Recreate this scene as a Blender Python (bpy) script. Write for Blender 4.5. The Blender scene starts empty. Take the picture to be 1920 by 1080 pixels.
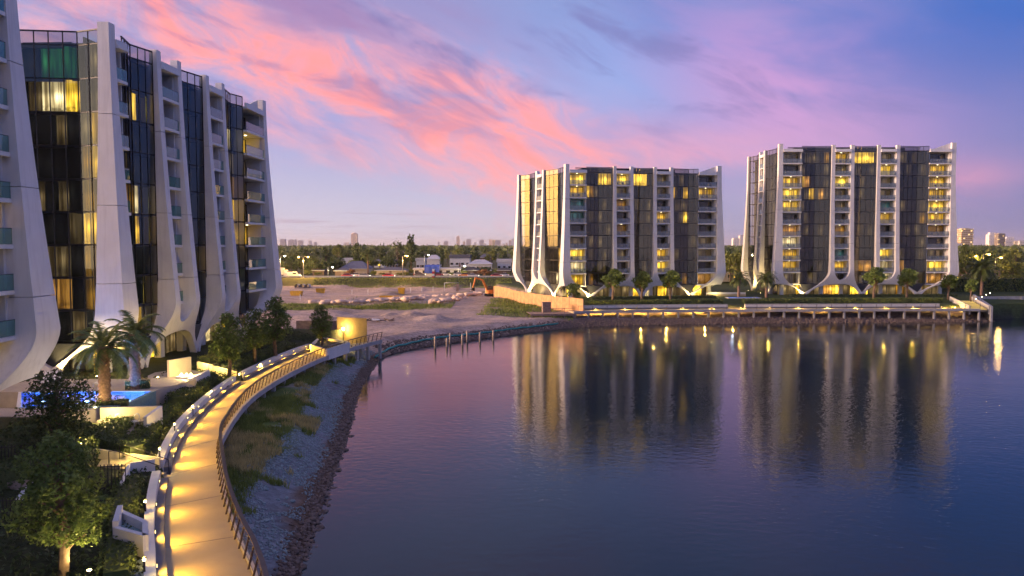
import bpy, math, random
import numpy as np
from mathutils import Vector, Matrix

random.seed(7)
RNG = np.random.default_rng(11)
PI = math.pi
R = math.radians
scene = bpy.context.scene
COL = scene.collection

# ------------------------------------------------------------------ camera
F_PX, CAM_H, HORIZON = 1450.0, 17.0, 460.0
PITCH = math.atan((540 - HORIZON) / F_PX)
cam_d = bpy.data.cameras.new('camera')
cam_d.sensor_width = 36.0
cam_d.lens = F_PX / 1920 * 36
cam_d.clip_start = 0.5
cam_d.clip_end = 20000
cam = bpy.data.objects.new('camera', cam_d)
cam.location = (0, 0, CAM_H)
cam.rotation_euler = (PI / 2 - PITCH, 0, 0)
COL.objects.link(cam)
scene.camera = cam


# ------------------------------------------------------------------ node maths
class S:
    """a socket with arithmetic"""
    def __init__(s, nt, sock): s.nt, s.k = nt, sock
    def _m(s, op, *a, clamp=False):
        n = s.nt.nodes.new('ShaderNodeMath'); n.operation = op; n.use_clamp = clamp
        for i, v in enumerate((s,) + a):
            if isinstance(v, S): s.nt.links.new(v.k, n.inputs[i])
            else: n.inputs[i].default_value = v
        return S(s.nt, n.outputs[0])
    def __add__(s, o): return s._m('ADD', o)
    __radd__ = __add__
    def __sub__(s, o): return s._m('SUBTRACT', o)
    def __rsub__(s, o): return (s * -1.0) + o
    def __mul__(s, o): return s._m('MULTIPLY', o)
    __rmul__ = __mul__
    def __truediv__(s, o): return s._m('DIVIDE', o)
    def exp(s): return s._m('EXPONENT')
    def gauss(s, c, w):
        q = (s - c) / w
        return (q * q * -1.0).exp()
    def clamp(s): return s._m('ADD', 0.0, clamp=True)
    def step(s, a, b):
        n = s.nt.nodes.new('ShaderNodeMapRange'); n.interpolation_type = 'SMOOTHSTEP'
        s.nt.links.new(s.k, n.inputs[0])
        if a <= b:
            n.inputs[1].default_value, n.inputs[2].default_value = a, b
            n.inputs[3].default_value, n.inputs[4].default_value = 0, 1
        else:
            n.inputs[1].default_value, n.inputs[2].default_value = b, a
            n.inputs[3].default_value, n.inputs[4].default_value = 1, 0
        return S(s.nt, n.outputs[0])


def mixc(nt, f, a, b, mode='MIX'):
    n = nt.nodes.new('ShaderNodeMix'); n.data_type = 'RGBA'; n.blend_type = mode
    for i, v in ((0, f), (6, a), (7, b)):
        if isinstance(v, S): nt.links.new(v.k, n.inputs[i])
        elif i == 0: n.inputs[0].default_value = v
        else: n.inputs[i].default_value = (*v[:3], 1)
    return S(nt, n.outputs[2])


def ramp(nt, f, stops):
    n = nt.nodes.new('ShaderNodeValToRGB'); cr = n.color_ramp
    while len(cr.elements) < len(stops): cr.elements.new(0.5)
    for e, (p, c) in zip(cr.elements, stops):
        e.position = p; e.color = (*c[:3], 1)
    nt.links.new(f.k, n.inputs[0])
    return S(nt, n.outputs[0])


def combine(nt, x, y, z):
    n = nt.nodes.new('ShaderNodeCombineXYZ')
    for i, v in enumerate((x, y, z)):
        if isinstance(v, S): nt.links.new(v.k, n.inputs[i])
        else: n.inputs[i].default_value = v
    return S(nt, n.outputs[0])


def noise(nt, vec, scale, detail=4, rough=0.55, dist=0.0, out=0):
    n = nt.nodes.new('ShaderNodeTexNoise')
    if vec is not None: nt.links.new(vec.k, n.inputs['Vector'])
    n.inputs['Scale'].default_value = scale
    n.inputs['Detail'].default_value = detail
    n.inputs['Roughness'].default_value = rough
    n.inputs['Distortion'].default_value = dist
    return S(nt, n.outputs[out])


# ------------------------------------------------------------------ world: dusk sky with lit clouds
SUN_AZ, SUN_EL = R(-98), R(8.0)
GLOW_AZ = R(-80)
world = bpy.data.worlds.new('World')
scene.world = world
world.use_nodes = True
wt = world.node_tree
wt.nodes.clear()
tc = wt.nodes.new('ShaderNodeTexCoord')
sp = wt.nodes.new('ShaderNodeSeparateXYZ')
wt.links.new(tc.outputs['Generated'], sp.inputs[0])
dx, dy, dz = (S(wt, sp.outputs[i]) for i in range(3))
hl = (dx * dx + dy * dy + 1e-5)._m('SQRT')
u = dx / hl                                   # sine of azimuth
v = dz._m('ARCSINE')._m('MAXIMUM', 0.0)       # elevation
t = v + u * 0.30
cvec = combine(wt, u * 2.0 + v * 0.6, t * 5.2, dy * 0.25)
cl = noise(wt, cvec, 2.3, 9, 0.58, 0.35)
cf = noise(wt, combine(wt, u * 5.0, t * 8.5, 3.1 + dy * 0.3), 2.1, 10, 0.64, 0.7)
big = noise(wt, combine(wt, u * 1.6, t * 3.0, 7.7), 2.0, 3, 0.5, 0.2)
side = (u + (big - 0.5) * 0.5).step(-0.05, 0.56)
base_l = ramp(wt, v / 1.2, [(0, (.60, .55, .66)), (.04, (.50, .47, .64)), (.12, (.32, .32, .62)), (.20, (.24, .32, .64)), (.45, (.27, .30, .52)), (1, (.27, .29, .50))])
base_r = ramp(wt, v / 1.2, [(0, (.20, .19, .40)), (.045, (.17, .17, .42)), (.12, (.13, .15, .45)), (.20, (.025, .11, .47)), (.45, (.12, .19, .48)), (1, (.25, .28, .50))])
col = mixc(wt, side, base_l, base_r)
lightblue = u.gauss(0.06, 0.20) * v.gauss(0.20, 0.07)
col = mixc(wt, (lightblue * 0.75).clamp(), col, (.28, .42, .80))
jit = (cl - 0.5) * 0.20 + (cf - 0.5) * 0.07
front_ = dy.step(-0.35, 0.25)
te = t + jit
left_fade = u.step(0.26, 0.0) * front_
w1 = te.step(0.205, 0.165) * te.step(-0.01, 0.09) * left_fade
rim = te.gauss(0.150, 0.048) * left_fade
w_purple = te.gauss(0.235, 0.06) * u.step(0.20, -0.10) * front_
w2 = front_ * (u - (v * -0.5 + 0.42)).gauss(0.0, 0.13) * v.gauss(0.18, 0.12)
w3 = front_ * (u + jit).gauss(0.22, 0.16) * (v + jit * 0.5).gauss(0.125, 0.03)
w4 = front_ * u.gauss(0.50, 0.06) * (v + jit * 0.3).gauss(0.075, 0.025)
w5 = v.step(0.30, 0.5) * 0.5
tex = cl.step(0.40, 0.62)
tex2 = cf.step(0.33, 0.67)
col = mixc(wt, (w_purple * (tex * 0.55 + 0.45) * 0.95).clamp(), col, (.34, .20, .42))
col = mixc(wt, (w2 * (tex * 0.55 + 0.4) * 0.9).clamp(), col, (.60, .30, .60))
col = mixc(wt, (w3 * (tex2 * 0.5 + 0.4)).clamp(), col, (.75, .33, .50))
col = mixc(wt, (w4 * (tex2 * 0.4 + 0.5)).clamp(), col, (.62, .26, .45))
col = mixc(wt, (w5 * tex).clamp(), col, (.45, .26, .42))
col = mixc(wt, (w1 * (tex2 * 0.62 + 0.10 + tex * 0.22)).clamp(), col, (.92, .38, .42))
col = mixc(wt, (rim * (tex2 * 0.80 + 0.12)).clamp(), col, (1.05, .30, .28))
dk_ = noise(wt, combine(wt, u * 3.0, t * 9.0, 5.5 + dy * 0.2), 2.0, 7, 0.6, 0.5).step(0.50, 0.68) * front_ * v.step(0.08, 0.2)
col = mixc(wt, (dk_ * 0.6).clamp(), col, (.17, .15, .40))
# thin grey-lilac streaks low over the skyline
streak = noise(wt, combine(wt, u * 3.0, v * 70.0, 1.3), 2.0, 5, 0.6, 0.4).step(0.52, 0.68) * v.gauss(0.028, 0.014) * u.gauss(-0.22, 0.12)
col = mixc(wt, (streak * 0.85).clamp(), col, (.40, .28, .42))
# afterglow round the set sun, off to the left
dn = (dx * math.sin(GLOW_AZ) + dy * math.cos(GLOW_AZ)) / hl
glow = ((1.0 - dn) / -0.07).exp() * v.gauss(0.03, 0.24)
# the sky away from the sunset is darker
away = dy.step(-0.8, 0.0) * 0.12 + 0.88
col = mixc(wt, 1.0, col, combine(wt, away, away, away._m('POWER', 0.8)), 'MULTIPLY')
col = mixc(wt, 1.0, col, mixc(wt, glow.clamp(), (0, 0, 0), (14.0, 7.6, 1.7)), 'ADD')
sky = wt.nodes.new('ShaderNodeTexSky')
sky.sky_type = 'NISHITA'
sky.sun_disc = False
sky.sun_elevation = SUN_EL
sky.sun_rotation = SUN_AZ
bg1 = wt.nodes.new('ShaderNodeBackground'); wt.links.new(col.k, bg1.inputs[0]); bg1.inputs[1].default_value = 0.64
bg2 = wt.nodes.new('ShaderNodeBackground'); wt.links.new(sky.outputs[0], bg2.inputs[0]); bg2.inputs[1].default_value = 0.01
ad = wt.nodes.new('ShaderNodeAddShader'); wt.links.new(bg1.outputs[0], ad.inputs[0]); wt.links.new(bg2.outputs[0], ad.inputs[1])
wo = wt.nodes.new('ShaderNodeOutputWorld'); wt.links.new(ad.outputs[0], wo.inputs[0])

# ------------------------------------------------------------------ sun, exposure
sun_d = bpy.data.lights.new('sun', 'SUN')
sun_d.energy = 3.2
sun_d.angle = R(12)
sun_d.color = (1.0, .66, .46)
sun = bpy.data.objects.new('sun', sun_d)
sdir = Vector((math.sin(SUN_AZ) * math.cos(SUN_EL), math.cos(SUN_AZ) * math.cos(SUN_EL), math.sin(SUN_EL)))
sun.rotation_euler = sdir.to_track_quat('Z', 'Y').to_euler()
sun.location = sdir * 300
COL.objects.link(sun)
scene.view_settings.view_transform = 'Standard'
scene.view_settings.look = 'None'
scene.view_settings.exposure = 0.8
scene.view_settings.gamma = 1.0
scene.view_settings.use_curve_mapping = False
scene.render.engine = 'CYCLES'
scene.cycles.max_bounces = 4
scene.cycles.diffuse_bounces = 2
scene.cycles.glossy_bounces = 3
scene.cycles.transparent_max_bounces = 7
scene.cycles.transmission_bounces = 3
scene.cycles.sample_clamp_indirect = 4.0
scene.cycles.sample_clamp_direct = 0.0
scene.cycles.caustics_reflective = False
scene.cycles.caustics_refractive = False
scene.cycles.use_denoising = True
scene.cycles.use_light_tree = True
scene.cycles.use_adaptive_sampling = True
scene.cycles.adaptive_threshold = 0.05


# ------------------------------------------------------------------ helpers
def gp(px, py, z):
    """the point at height z that the photograph shows at pixel px, py"""
    ax, ay = (px - 960) / F_PX, (540 - py) / F_PX
    Y = math.cos(PITCH) + ay * math.sin(PITCH)
    Z = -math.sin(PITCH) + ay * math.cos(PITCH)
    k = (z - CAM_H) / Z
    return (ax * k, Y * k)


def gd(px, Y):
    """x for pixel column px at depth Y"""
    return (px - 960) / F_PX * Y


def zd(py, Y):
    return CAM_H - (py - HORIZON) / F_PX * Y


def tag(o, label=None, cat=None, group=None, kind=None):
    if label: o['label'] = label
    if cat: o['category'] = cat
    if group: o['group'] = group
    if kind: o['kind'] = kind
    return o


def link(o, parent=None):
    COL.objects.link(o)
    if parent is not None: o.parent = parent
    return o


def empty(name, loc=(0, 0, 0), rz=0.0, parent=None):
    o = bpy.data.objects.new(name, None)
    o.empty_display_size = 0.3
    o.location = loc; o.rotation_euler = (0, 0, rz)
    return link(o, parent)


def mesh_np(name, V, Fc, mats, smooth=False, mi=None):
    """fast mesh from arrays; Fc is (n,3) or (n,4)"""
    V = np.asarray(V, dtype=np.float32); Fc = np.asarray(Fc, dtype=np.int32)
    me = bpy.data.meshes.new(name)
    n, k = Fc.shape
    me.vertices.add(len(V)); me.vertices.foreach_set('co', V.ravel())
    me.loops.add(n * k); me.loops.foreach_set('vertex_index', Fc.ravel())
    me.polygons.add(n)
    me.polygons.foreach_set('loop_start', np.arange(0, n * k, k, dtype=np.int32))
    me.polygons.foreach_set('loop_total', np.full(n, k, dtype=np.int32))
    if smooth: me.polygons.foreach_set('use_smooth', np.ones(n, dtype=bool))
    if mi is not None: me.polygons.foreach_set('material_index', np.asarray(mi, dtype=np.int32))
    for m in (mats if isinstance(mats, (list, tuple)) else [mats]): me.materials.append(m)
    me.update(calc_edges=True)
    return me


class MB:
    """collects shapes into one mesh"""
    def __init__(s): s.v, s.f, s.m, s.sm = [], [], [], []
    def add(s, vs, fs, m=0, smooth=False):
        b = len(s.v); s.v += [tuple(p) for p in vs]
        for f in fs:
            s.f.append([b + i for i in f]); s.m.append(m); s.sm.append(smooth)
        return s
    def box(s, x0, x1, y0, y1, z0, z1, m=0):
        return s.add([(x0, y0, z0), (x1, y0, z0), (x1, y1, z0), (x0, y1, z0), (x0, y0, z1), (x1, y0, z1), (x1, y1, z1), (x0, y1, z1)],
                     [(0, 3, 2, 1), (4, 5, 6, 7), (0, 1, 5, 4), (1, 2, 6, 5), (2, 3, 7, 6), (3, 0, 4, 7)], m)
    def hexa(s, p, m=0):
        return s.add(p, [(0, 3, 2, 1), (4, 5, 6, 7), (0, 1, 5, 4), (1, 2, 6, 5), (2, 3, 7, 6), (3, 0, 4, 7)], m)
    def prism(s, poly, z0, z1, m=0):
        n = len(poly)
        s.add([(x, y, z0) for x, y in poly] + [(x, y, z1) for x, y in poly],
              [tuple(range(n - 1, -1, -1)), tuple(range(n, 2 * n))] + [(i, (i + 1) % n, n + (i + 1) % n, n + i) for i in range(n)], m)
        return s
    def bar(s, a, b, w, d=None, m=0):
        """square bar from a to b"""
        a, b = Vector(a), Vector(b); d = d or w
        ax = (b - a).normalized()
        up = Vector((0, 0, 1)) if abs(ax.z) < 0.95 else Vector((0, 1, 0))
        sx = ax.cross(up).normalized(); sy = sx.cross(ax).normalized()
        ps = []
        for p in (a, b):
            for i, j in ((-1, -1), (1, -1), (1, 1), (-1, 1)): ps.append(p + sx * (i * w / 2) + sy * (j * d / 2))
        return s.hexa(ps, m)
    def tube(s, pts, rads, n=8, m=0, cap=True):
        pts = [Vector(p) for p in pts]
        if not isinstance(rads, (list, tuple)): rads = [rads] * len(pts)
        vs, fs = [], []
        for i, p in enumerate(pts):
            ax = (pts[min(i + 1, len(pts) - 1)] - pts[max(i - 1, 0)]).normalized()
            up = Vector((0, 0, 1)) if abs(ax.z) < 0.95 else Vector((0, 1, 0))
            sx = ax.cross(up).normalized(); sy = sx.cross(ax).normalized()
            for k in range(n):
                a = 2 * PI * k / n
                vs.append(p + sx * (math.cos(a) * rads[i]) + sy * (math.sin(a) * rads[i]))
        for i in range(len(pts) - 1):
            for k in range(n):
                fs.append((i * n + k, i * n + (k + 1) % n, (i + 1) * n + (k + 1) % n, (i + 1) * n + k))
        s.add(vs, fs, m, True)
        if cap:
            b = len(s.v) - len(vs)
            s.f.append([b + k for k in range(n - 1, -1, -1)]); s.m.append(m); s.sm.append(False)
            s.f.append([b + (len(pts) - 1) * n + k for k in range(n)]); s.m.append(m); s.sm.append(False)
        return s
    def lathe(s, prof, c=(0, 0, 0), n=12, m=0):
        return s.tube([(c[0], c[1], c[2] + z) for r, z in prof], [r for r, z in prof], n, m)
    def strip(s, L, Rr, m=0, smooth=False, flip=False):
        """quads between two point rows"""
        n = len(L)
        fs = [(i, i + 1, n + i + 1, n + i) if not flip else (i, n + i, n + i + 1, i + 1) for i in range(n - 1)]
        return s.add(list(L) + list(Rr), fs, m, smooth)
    def mesh(s, name, mats):
        me = bpy.data.meshes.new(name)
        me.from_pydata(s.v, [], s.f)
        for x in (mats if isinstance(mats, (list, tuple)) else [mats]): me.materials.append(x)
        me.polygons.foreach_set('material_index', s.m)
        me.polygons.foreach_set('use_smooth', s.sm)
        me.update()
        return me
    def build(s, name, mats, parent=None, loc=(0, 0, 0), rz=0.0):
        o = bpy.data.objects.new(name, s.mesh(name, mats))
        o.location = loc; o.rotation_euler = (0, 0, rz)
        return link(o, parent)


def ob(name, me, parent=None, loc=(0, 0, 0), rz=0.0, sc=None):
    o = bpy.data.objects.new(name, me)
    o.location = loc; o.rotation_euler = (0, 0, rz)
    if sc is not None: o.scale = sc if isinstance(sc, (tuple, list)) else (sc, sc, sc)
    return link(o, parent)


def copy_tree(o, parent=None):
    c = o.copy(); link(c, parent)
    for ch in list(o.children): copy_tree(ch, c)
    return c


ORD = ['first', 'second', 'third', 'fourth', 'fifth', 'sixth', 'seventh', 'eighth', 'ninth', 'tenth', 'eleventh', 'twelfth', 'thirteenth', 'fourteenth',
       'fifteenth', 'sixteenth', 'seventeenth', 'eighteenth', 'nineteenth', 'twentieth']
ORD += ['twenty-' + w for w in ORD[:9]] + ['thirtieth'] + ['thirty-' + w for w in ORD[:9]] + ['fortieth'] + ['forty-' + w for w in ORD[:9]] + ['fiftieth'] + ['fifty-' + w for w in ORD[:9]] + ['sixtieth'] + ['sixty-' + w for w in ORD[:9]]


# ------------------------------------------------------------------ materials
def new_mat(name):
    m = bpy.data.materials.new(name); m.use_nodes = True
    nt = m.node_tree; nt.nodes.clear()
    out = nt.nodes.new('ShaderNodeOutputMaterial')
    return m, nt, out


def ocoord(nt, kind='Object'):
    return S(nt, nt.nodes.new('ShaderNodeTexCoord').outputs[kind])


def mat(name, base, rough=0.7, var=0.25, scale=1.5, bump=0.0, bscale=None, metal=0.0, emit=None, estr=0.0, coords='Object', island=0.0, spec=0.5, detail=6, dirt=None):
    m, nt, out = new_mat(name)
    b = nt.nodes.new('ShaderNodeBsdfPrincipled')
    vec = ocoord(nt, coords)
    n1 = noise(nt, vec, scale, detail, 0.6)
    f = n1.step(0.28, 0.72)
    lo = tuple(c * (1 - var) for c in base); hi = tuple(min(1, c * (1 + var)) for c in base)
    c = mixc(nt, f, lo, hi)
    if dirt:
        n2 = noise(nt, vec, dirt[0], 5, 0.65, 0.4).step(0.5, 0.75)
        c = mixc(nt, n2 * dirt[2], c, dirt[1])
    if island:
        g = nt.nodes.new('ShaderNodeNewGeometry')
        rr = S(nt, g.outputs['Random Per Island'])
        c = mixc(nt, 1.0, c, combine(nt, rr * (2 * island) + (1 - island), rr * (2 * island) + (1 - island), rr * (1.6 * island) + (1 - island)), 'MULTIPLY')
    nt.links.new(c.k, b.inputs['Base Color'])
    b.inputs['Roughness'].default_value = rough
    b.inputs['Metallic'].default_value = metal
    b.inputs['Specular IOR Level'].default_value = spec
    if emit:
        b.inputs['Emission Color'].default_value = (*emit, 1)
        b.inputs['Emission Strength'].default_value = estr
    if bump:
        bp = nt.nodes.new('ShaderNodeBump'); bp.inputs['Strength'].default_value = bump; bp.inputs['Distance'].default_value = 0.05
        n3 = noise(nt, vec, bscale or scale * 6, 5, 0.6)
        nt.links.new(n3.k, bp.inputs['Height']); nt.links.new(bp.outputs[0], b.inputs['Normal'])
    nt.links.new(b.outputs[0], out.inputs[0])
    return m


def emis(name, colr, strength):
    m, nt, out = new_mat(name)
    e = nt.nodes.new('ShaderNodeEmission'); e.inputs[0].default_value = (*colr, 1); e.inputs[1].default_value = strength
    nt.links.new(e.outputs[0], out.inputs[0])
    m.cycles.emission_sampling = 'NONE'
    return m


def glass_mat(name, tint, base_refl=0.22, gloss=(0.95, 0.95, 0.97), rough=0.015, diff=None, dfac=0.0, wob=0.0):
    m, nt, out = new_mat(name)
    tr = nt.nodes.new('ShaderNodeBsdfTransparent'); tr.inputs[0].default_value = (*tint, 1)
    gl = nt.nodes.new('ShaderNodeBsdfGlossy'); gl.inputs[0].default_value = (*gloss, 1); gl.inputs['Roughness'].default_value = rough
    fr = nt.nodes.new('ShaderNodeFresnel'); fr.inputs[0].default_value = 1.5
    if wob:
        bp = nt.nodes.new('ShaderNodeBump'); bp.inputs['Strength'].default_value = wob; bp.inputs['Distance'].default_value = 0.05
        nz = noise(nt, ocoord(nt), 0.8, 2, 0.5)
        nt.links.new(nz.k, bp.inputs['Height'])
        nt.links.new(bp.outputs[0], gl.inputs['Normal'])
    fac = (S(nt, fr.outputs[0]) * (1 - base_refl) + base_refl).clamp()
    mx = nt.nodes.new('ShaderNodeMixShader')
    nt.links.new(fac.k, mx.inputs[0]); nt.links.new(gl.outputs[0], mx.inputs[2])
    if diff:
        df = nt.nodes.new('ShaderNodeBsdfDiffuse'); df.inputs[0].default_value = (*diff, 1)
        m2 = nt.nodes.new('ShaderNodeMixShader'); m2.inputs[0].default_value = dfac
        nt.links.new(tr.outputs[0], m2.inputs[1]); nt.links.new(df.outputs[0], m2.inputs[2])
        nt.links.new(m2.outputs[0], mx.inputs[1])
    else:
        nt.links.new(tr.outputs[0], mx.inputs[1])
    nt.links.new(mx.outputs[0], out.inputs[0])
    return m


def room_mat(name, colr, strength, contrast=0.6):
    """a lit room seen through the window: curtains, ceiling light, furniture shapes"""
    m, nt, out = new_mat(name)
    e = nt.nodes.new('ShaderNodeEmission')
    oi = nt.nodes.new('ShaderNodeObjectInfo')
    rnd = S(nt, oi.outputs['Random'])
    vec = ocoord(nt, 'Object')
    sx = nt.nodes.new('ShaderNodeSeparateXYZ'); nt.links.new(vec.k, sx.inputs[0])
    x, z = S(nt, sx.outputs[0]), S(nt, sx.outputs[2])
    seed = rnd * 37.0
    cur = noise(nt, combine(nt, x * 1.3 + seed, z * 0.05, seed), 2.2, 3, 0.7).step(0.40, 0.62)
    fold = noise(nt, combine(nt, x * 9.0 + seed, 0.0, seed), 1.0, 2, 0.6)
    blk = noise(nt, combine(nt, x * 1.0 + seed, z * 1.4, seed + 4.0), 1.6, 4, 0.6).step(0.42, 0.60)
    low = z.step(0.15, 1.3)
    k = (cur * (fold * 0.5 + 0.7) * 0.8 + 0.30) * (1.0 - (1.0 - blk) * (1.0 - low) * contrast) * (rnd * 0.7 + 0.65)
    hue = mixc(nt, cur, colr, tuple(min(1.0, c * q) for c, q in zip(colr, (1.0, 1.12, 1.35))))
    lx_ = (x - (rnd * 2.0 - 1.0) * 1.2) / 0.55
    lz_ = (z - 1.75) / 0.6
    lampb = ((lx_ * lx_ + lz_ * lz_) * -1.0).exp() * 1.3
    k = k * (lampb + 0.62)
    blind = z.step(2.2, 1.4) * 0.6 + 0.4
    k = k * (blind * rnd.step(0.55, 0.6) + (1.0 - rnd.step(0.55, 0.6)))
    m.cycles.emission_sampling = 'NONE'
    nt.links.new(hue.k, e.inputs[0]); nt.links.new((k * strength).k, e.inputs[1])
    nt.links.new(e.outputs[0], out.inputs[0])
    return m


def leaf_mat(name, base, var=0.55):
    m, nt, out = new_mat(name)
    b = nt.nodes.new('ShaderNodeBsdfPrincipled')
    g = nt.nodes.new('ShaderNodeNewGeometry')
    rr = S(nt, g.outputs['Random Per Island'])
    oi = nt.nodes.new('ShaderNodeObjectInfo')
    vec = ocoord(nt)
    n1 = noise(nt, vec, 0.9, 3, 0.6).step(0.3, 0.7)
    k = rr * 0.6 + n1 * 0.6 + S(nt, oi.outputs['Random']) * 0.25
    c = mixc(nt, k.clamp(), tuple(x * (1 - var) for x in base), tuple(min(1, x * (1 + var) + 0.01) for x in (base[0] * 1.25, base[1] * 1.05, base[2])))
    nt.links.new(c.k, b.inputs['Base Color'])
    b.inputs['Roughness'].default_value = 0.55
    b.inputs['Specular IOR Level'].default_value = 0.3
    tl = nt.nodes.new('ShaderNodeBsdfTranslucent'); nt.links.new(c.k, tl.inputs[0])
    mx = nt.nodes.new('ShaderNodeMixShader'); mx.inputs[0].default_value = 0.3
    nt.links.new(b.outputs[0], mx.inputs[1]); nt.links.new(tl.outputs[0], mx.inputs[2])
    nt.links.new(mx.outputs[0], out.inputs[0])
    return m


M = {}
def precast():
    m, nt, out = new_mat('white_precast')
    b = nt.nodes.new('ShaderNodeBsdfPrincipled'); vec = ocoord(nt)
    mp = nt.nodes.new('ShaderNodeMapping'); nt.links.new(vec.k, mp.inputs[0]); mp.inputs['Scale'].default_value = (2.6, 2.6, .12)
    streak_ = noise(nt, S(nt, mp.outputs[0]), 1.0, 6, .65, .2).step(.45, .72)
    blot = noise(nt, vec, .45, 5, .6).step(.35, .7)
    oi = nt.nodes.new('ShaderNodeObjectInfo')
    c = mixc(nt, blot, (.86, .83, .83), (.78, .75, .75))
    c = mixc(nt, streak_ * .42, c, (.56, .53, .52))
    c = mixc(nt, S(nt, oi.outputs['Random']) * .22, c, (.68, .66, .67))
    nt.links.new(c.k, b.inputs['Base Color']); b.inputs['Roughness'].default_value = .65
    bp = nt.nodes.new('ShaderNodeBump'); bp.inputs['Strength'].default_value = .15; bp.inputs['Distance'].default_value = .03
    nt.links.new(noise(nt, vec, 7, 5, .65).k, bp.inputs['Height']); nt.links.new(bp.outputs[0], b.inputs['Normal'])
    nt.links.new(b.outputs[0], out.inputs[0])
    return m


M['fin'] = precast()
M['white'] = mat('white_render', (.80, .78, .76), 0.7, 0.05, 0.6, dirt=(0.8, (.6, .57, .55), 0.2))
M['slab'] = mat('white_slab', (.80, .79, .80), 0.65, 0.04, 0.8)
M['mull'] = mat('dark_mullion', (.03, .03, .035), 0.4, 0.2, 2, metal=0.5)
M['spandrel'] = mat('spandrel', (.035, .037, .045), 0.25, 0.2, 0.4)
M['core'] = mat('core_wall', (.16, .15, .15), 0.8, 0.2, 0.5)
M['pane'] = glass_mat('tinted_glass', (.50, .50, .52), 0.06, (.95, .90, .80), wob=0.03)
M['pane_near'] = glass_mat('tinted_glass_blue', (.50, .52, .55), 0.03, (.62, .82, 1.0), wob=0.035)
M['clear'] = glass_mat('clear_glass', (.80, .86, .84), 0.05)
M['balu'] = glass_mat('green_balustrade_glass', (.45, .70, .66), 0.06, diff=(.10, .38, .36), dfac=0.42)
M['balu_far'] = glass_mat('grey_balustrade_glass', (.60, .68, .68), 0.08, diff=(.30, .36, .38), dfac=0.35)
M['room_dark'] = room_mat('unlit_room', (.5, .42, .30), 0.018, 0.3)
M['room_dim'] = room_mat('dim_room', (1.0, .62, .22), 0.16, 0.5)
M['room_lit'] = room_mat('lit_room', (1.0, .55, .04), 3.0, 0.75)
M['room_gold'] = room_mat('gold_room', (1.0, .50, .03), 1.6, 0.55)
M['room_amber'] = room_mat('amber_room', (1.0, .42, .02), .42, 0.45)  # also colours the gold reflection painted into the near side glass
M['room_pale'] = room_mat('pale_room', (1.0, .70, .28), 2.0, 0.8)
M['room_orange'] = room_mat('orange_room', (1.0, .42, .06), 1.0, 0.6)
M['room_teal'] = room_mat('teal_room', (.16, .55, .48), 0.16, 0.6)
M['room_green'] = room_mat('green_room', (.10, .55, .12), 0.28, 0.6)
M['deck'] = mat('boardwalk_concrete', (.44, .36, .22), 0.75, 0.10, 0.35, 0.15, 18, dirt=(0.25, (.34, .31, .27), 0.4))
M['concrete'] = mat('pier_concrete', (.45, .44, .44), 0.8, 0.12, 0.8, 0.2, 12, dirt=(1.0, (.28, .26, .25), 0.5))
M['rail'] = mat('bronze_rail', (.10, .075, .07), 0.45, 0.15, 2, metal=0.6)
M['black'] = mat('black_metal', (.015, .015, .017), 0.45, 0.2, 2)
M['lamp'] = emis('lamp_glow', (1.0, .78, .34), 26.0)
M['lamp_ceiling'] = emis('ceiling_glow', (1.0, .82, .45), 5.0)
M['lamp_orange'] = emis('sodium_glow', (1.0, .50, .10), 30.0)
M['lamp_white'] = emis('white_glow', (1.0, .90, .66), 20.0)
M['bark'] = mat('bark', (.16, .11, .08), 0.9, 0.35, 3, 0.5, 12)
M['palmbark'] = mat('palm_bark', (.24, .15, .11), 0.9, 0.4, 5, 0.7, 16)
M['leaf'] = leaf_mat('leaf_green', (.085, .145, .035))
M['leaf_dark'] = leaf_mat('leaf_dark', (.045, .075, .025))
M['leaf_olive'] = leaf_mat('leaf_olive', (.14, .18, .04))
M['leaf_far'] = leaf_mat('leaf_far', (.075, .115, .035))
M['leaf_brown'] = leaf_mat('leaf_rust', (.20, .12, .05))
M['frond'] = leaf_mat('palm_frond', (.075, .115, .035), 0.5)
M['hedge'] = leaf_mat('hedge_leaf', (.06, .10, .028), 0.6)
M['grass'] = leaf_mat('grass_blade', (.13, .19, .04), 0.55)
M['grass_dry'] = leaf_mat('grass_dry', (.36, .35, .15), 0.45)

# ================================================================== SETTING: land and water
SHORE = [(-8.6, -60), (-8.8, 0), (-10.2, 25), (-10.98, 38.94), (-11.82, 44.85), (-12.34, 49.5), (-13.2, 55.3), (-14.0, 62.5), (-15.3, 71.8), (-16.9, 81.5), (-18.4, 94.2), (-19.3, 106.6),
         (-20.0, 114.0), (-18.9, 120.5), (-16.2, 126.8), (-12.2, 133.0), (-5.8, 140.0), (0.0, 146.6), (5.3, 152.6), (13.0, 159.5), (22.0, 163.2), (39.1, 166.1), (63, 168.4), (99.3, 170.8), (107.5, 172.5),
         (109.3, 178), (122, 181), (300, 192), (1500, 260)]
WALL_L = [(-10.5, 20), (-12.9, 28), (-14.84, 32.53), (-16.77, 36.56), (-18.98, 41.62), (-20.97, 46.69), (-23.04, 52.58), (-24.99, 59.6), (-26.8, 69.46), (-27.9, 79.58), (-28.0, 88.62), (-27.6, 98.99), (-26.6, 107.0)]
RAIL_R = [(-6.6, 20), (-9.2, 28), (-11.15, 32.53), (-13.27, 36.56), (-15.71, 41.62), (-17.88, 46.69), (-20.25, 52.58), (-21.77, 57.56), (-23.7, 66.93), (-24.6, 74.59), (-24.75, 84.03), (-24.2, 94.83), (-23.0, 103.0), (-20.87, 111.46), (-19.6, 115.24)]


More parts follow.
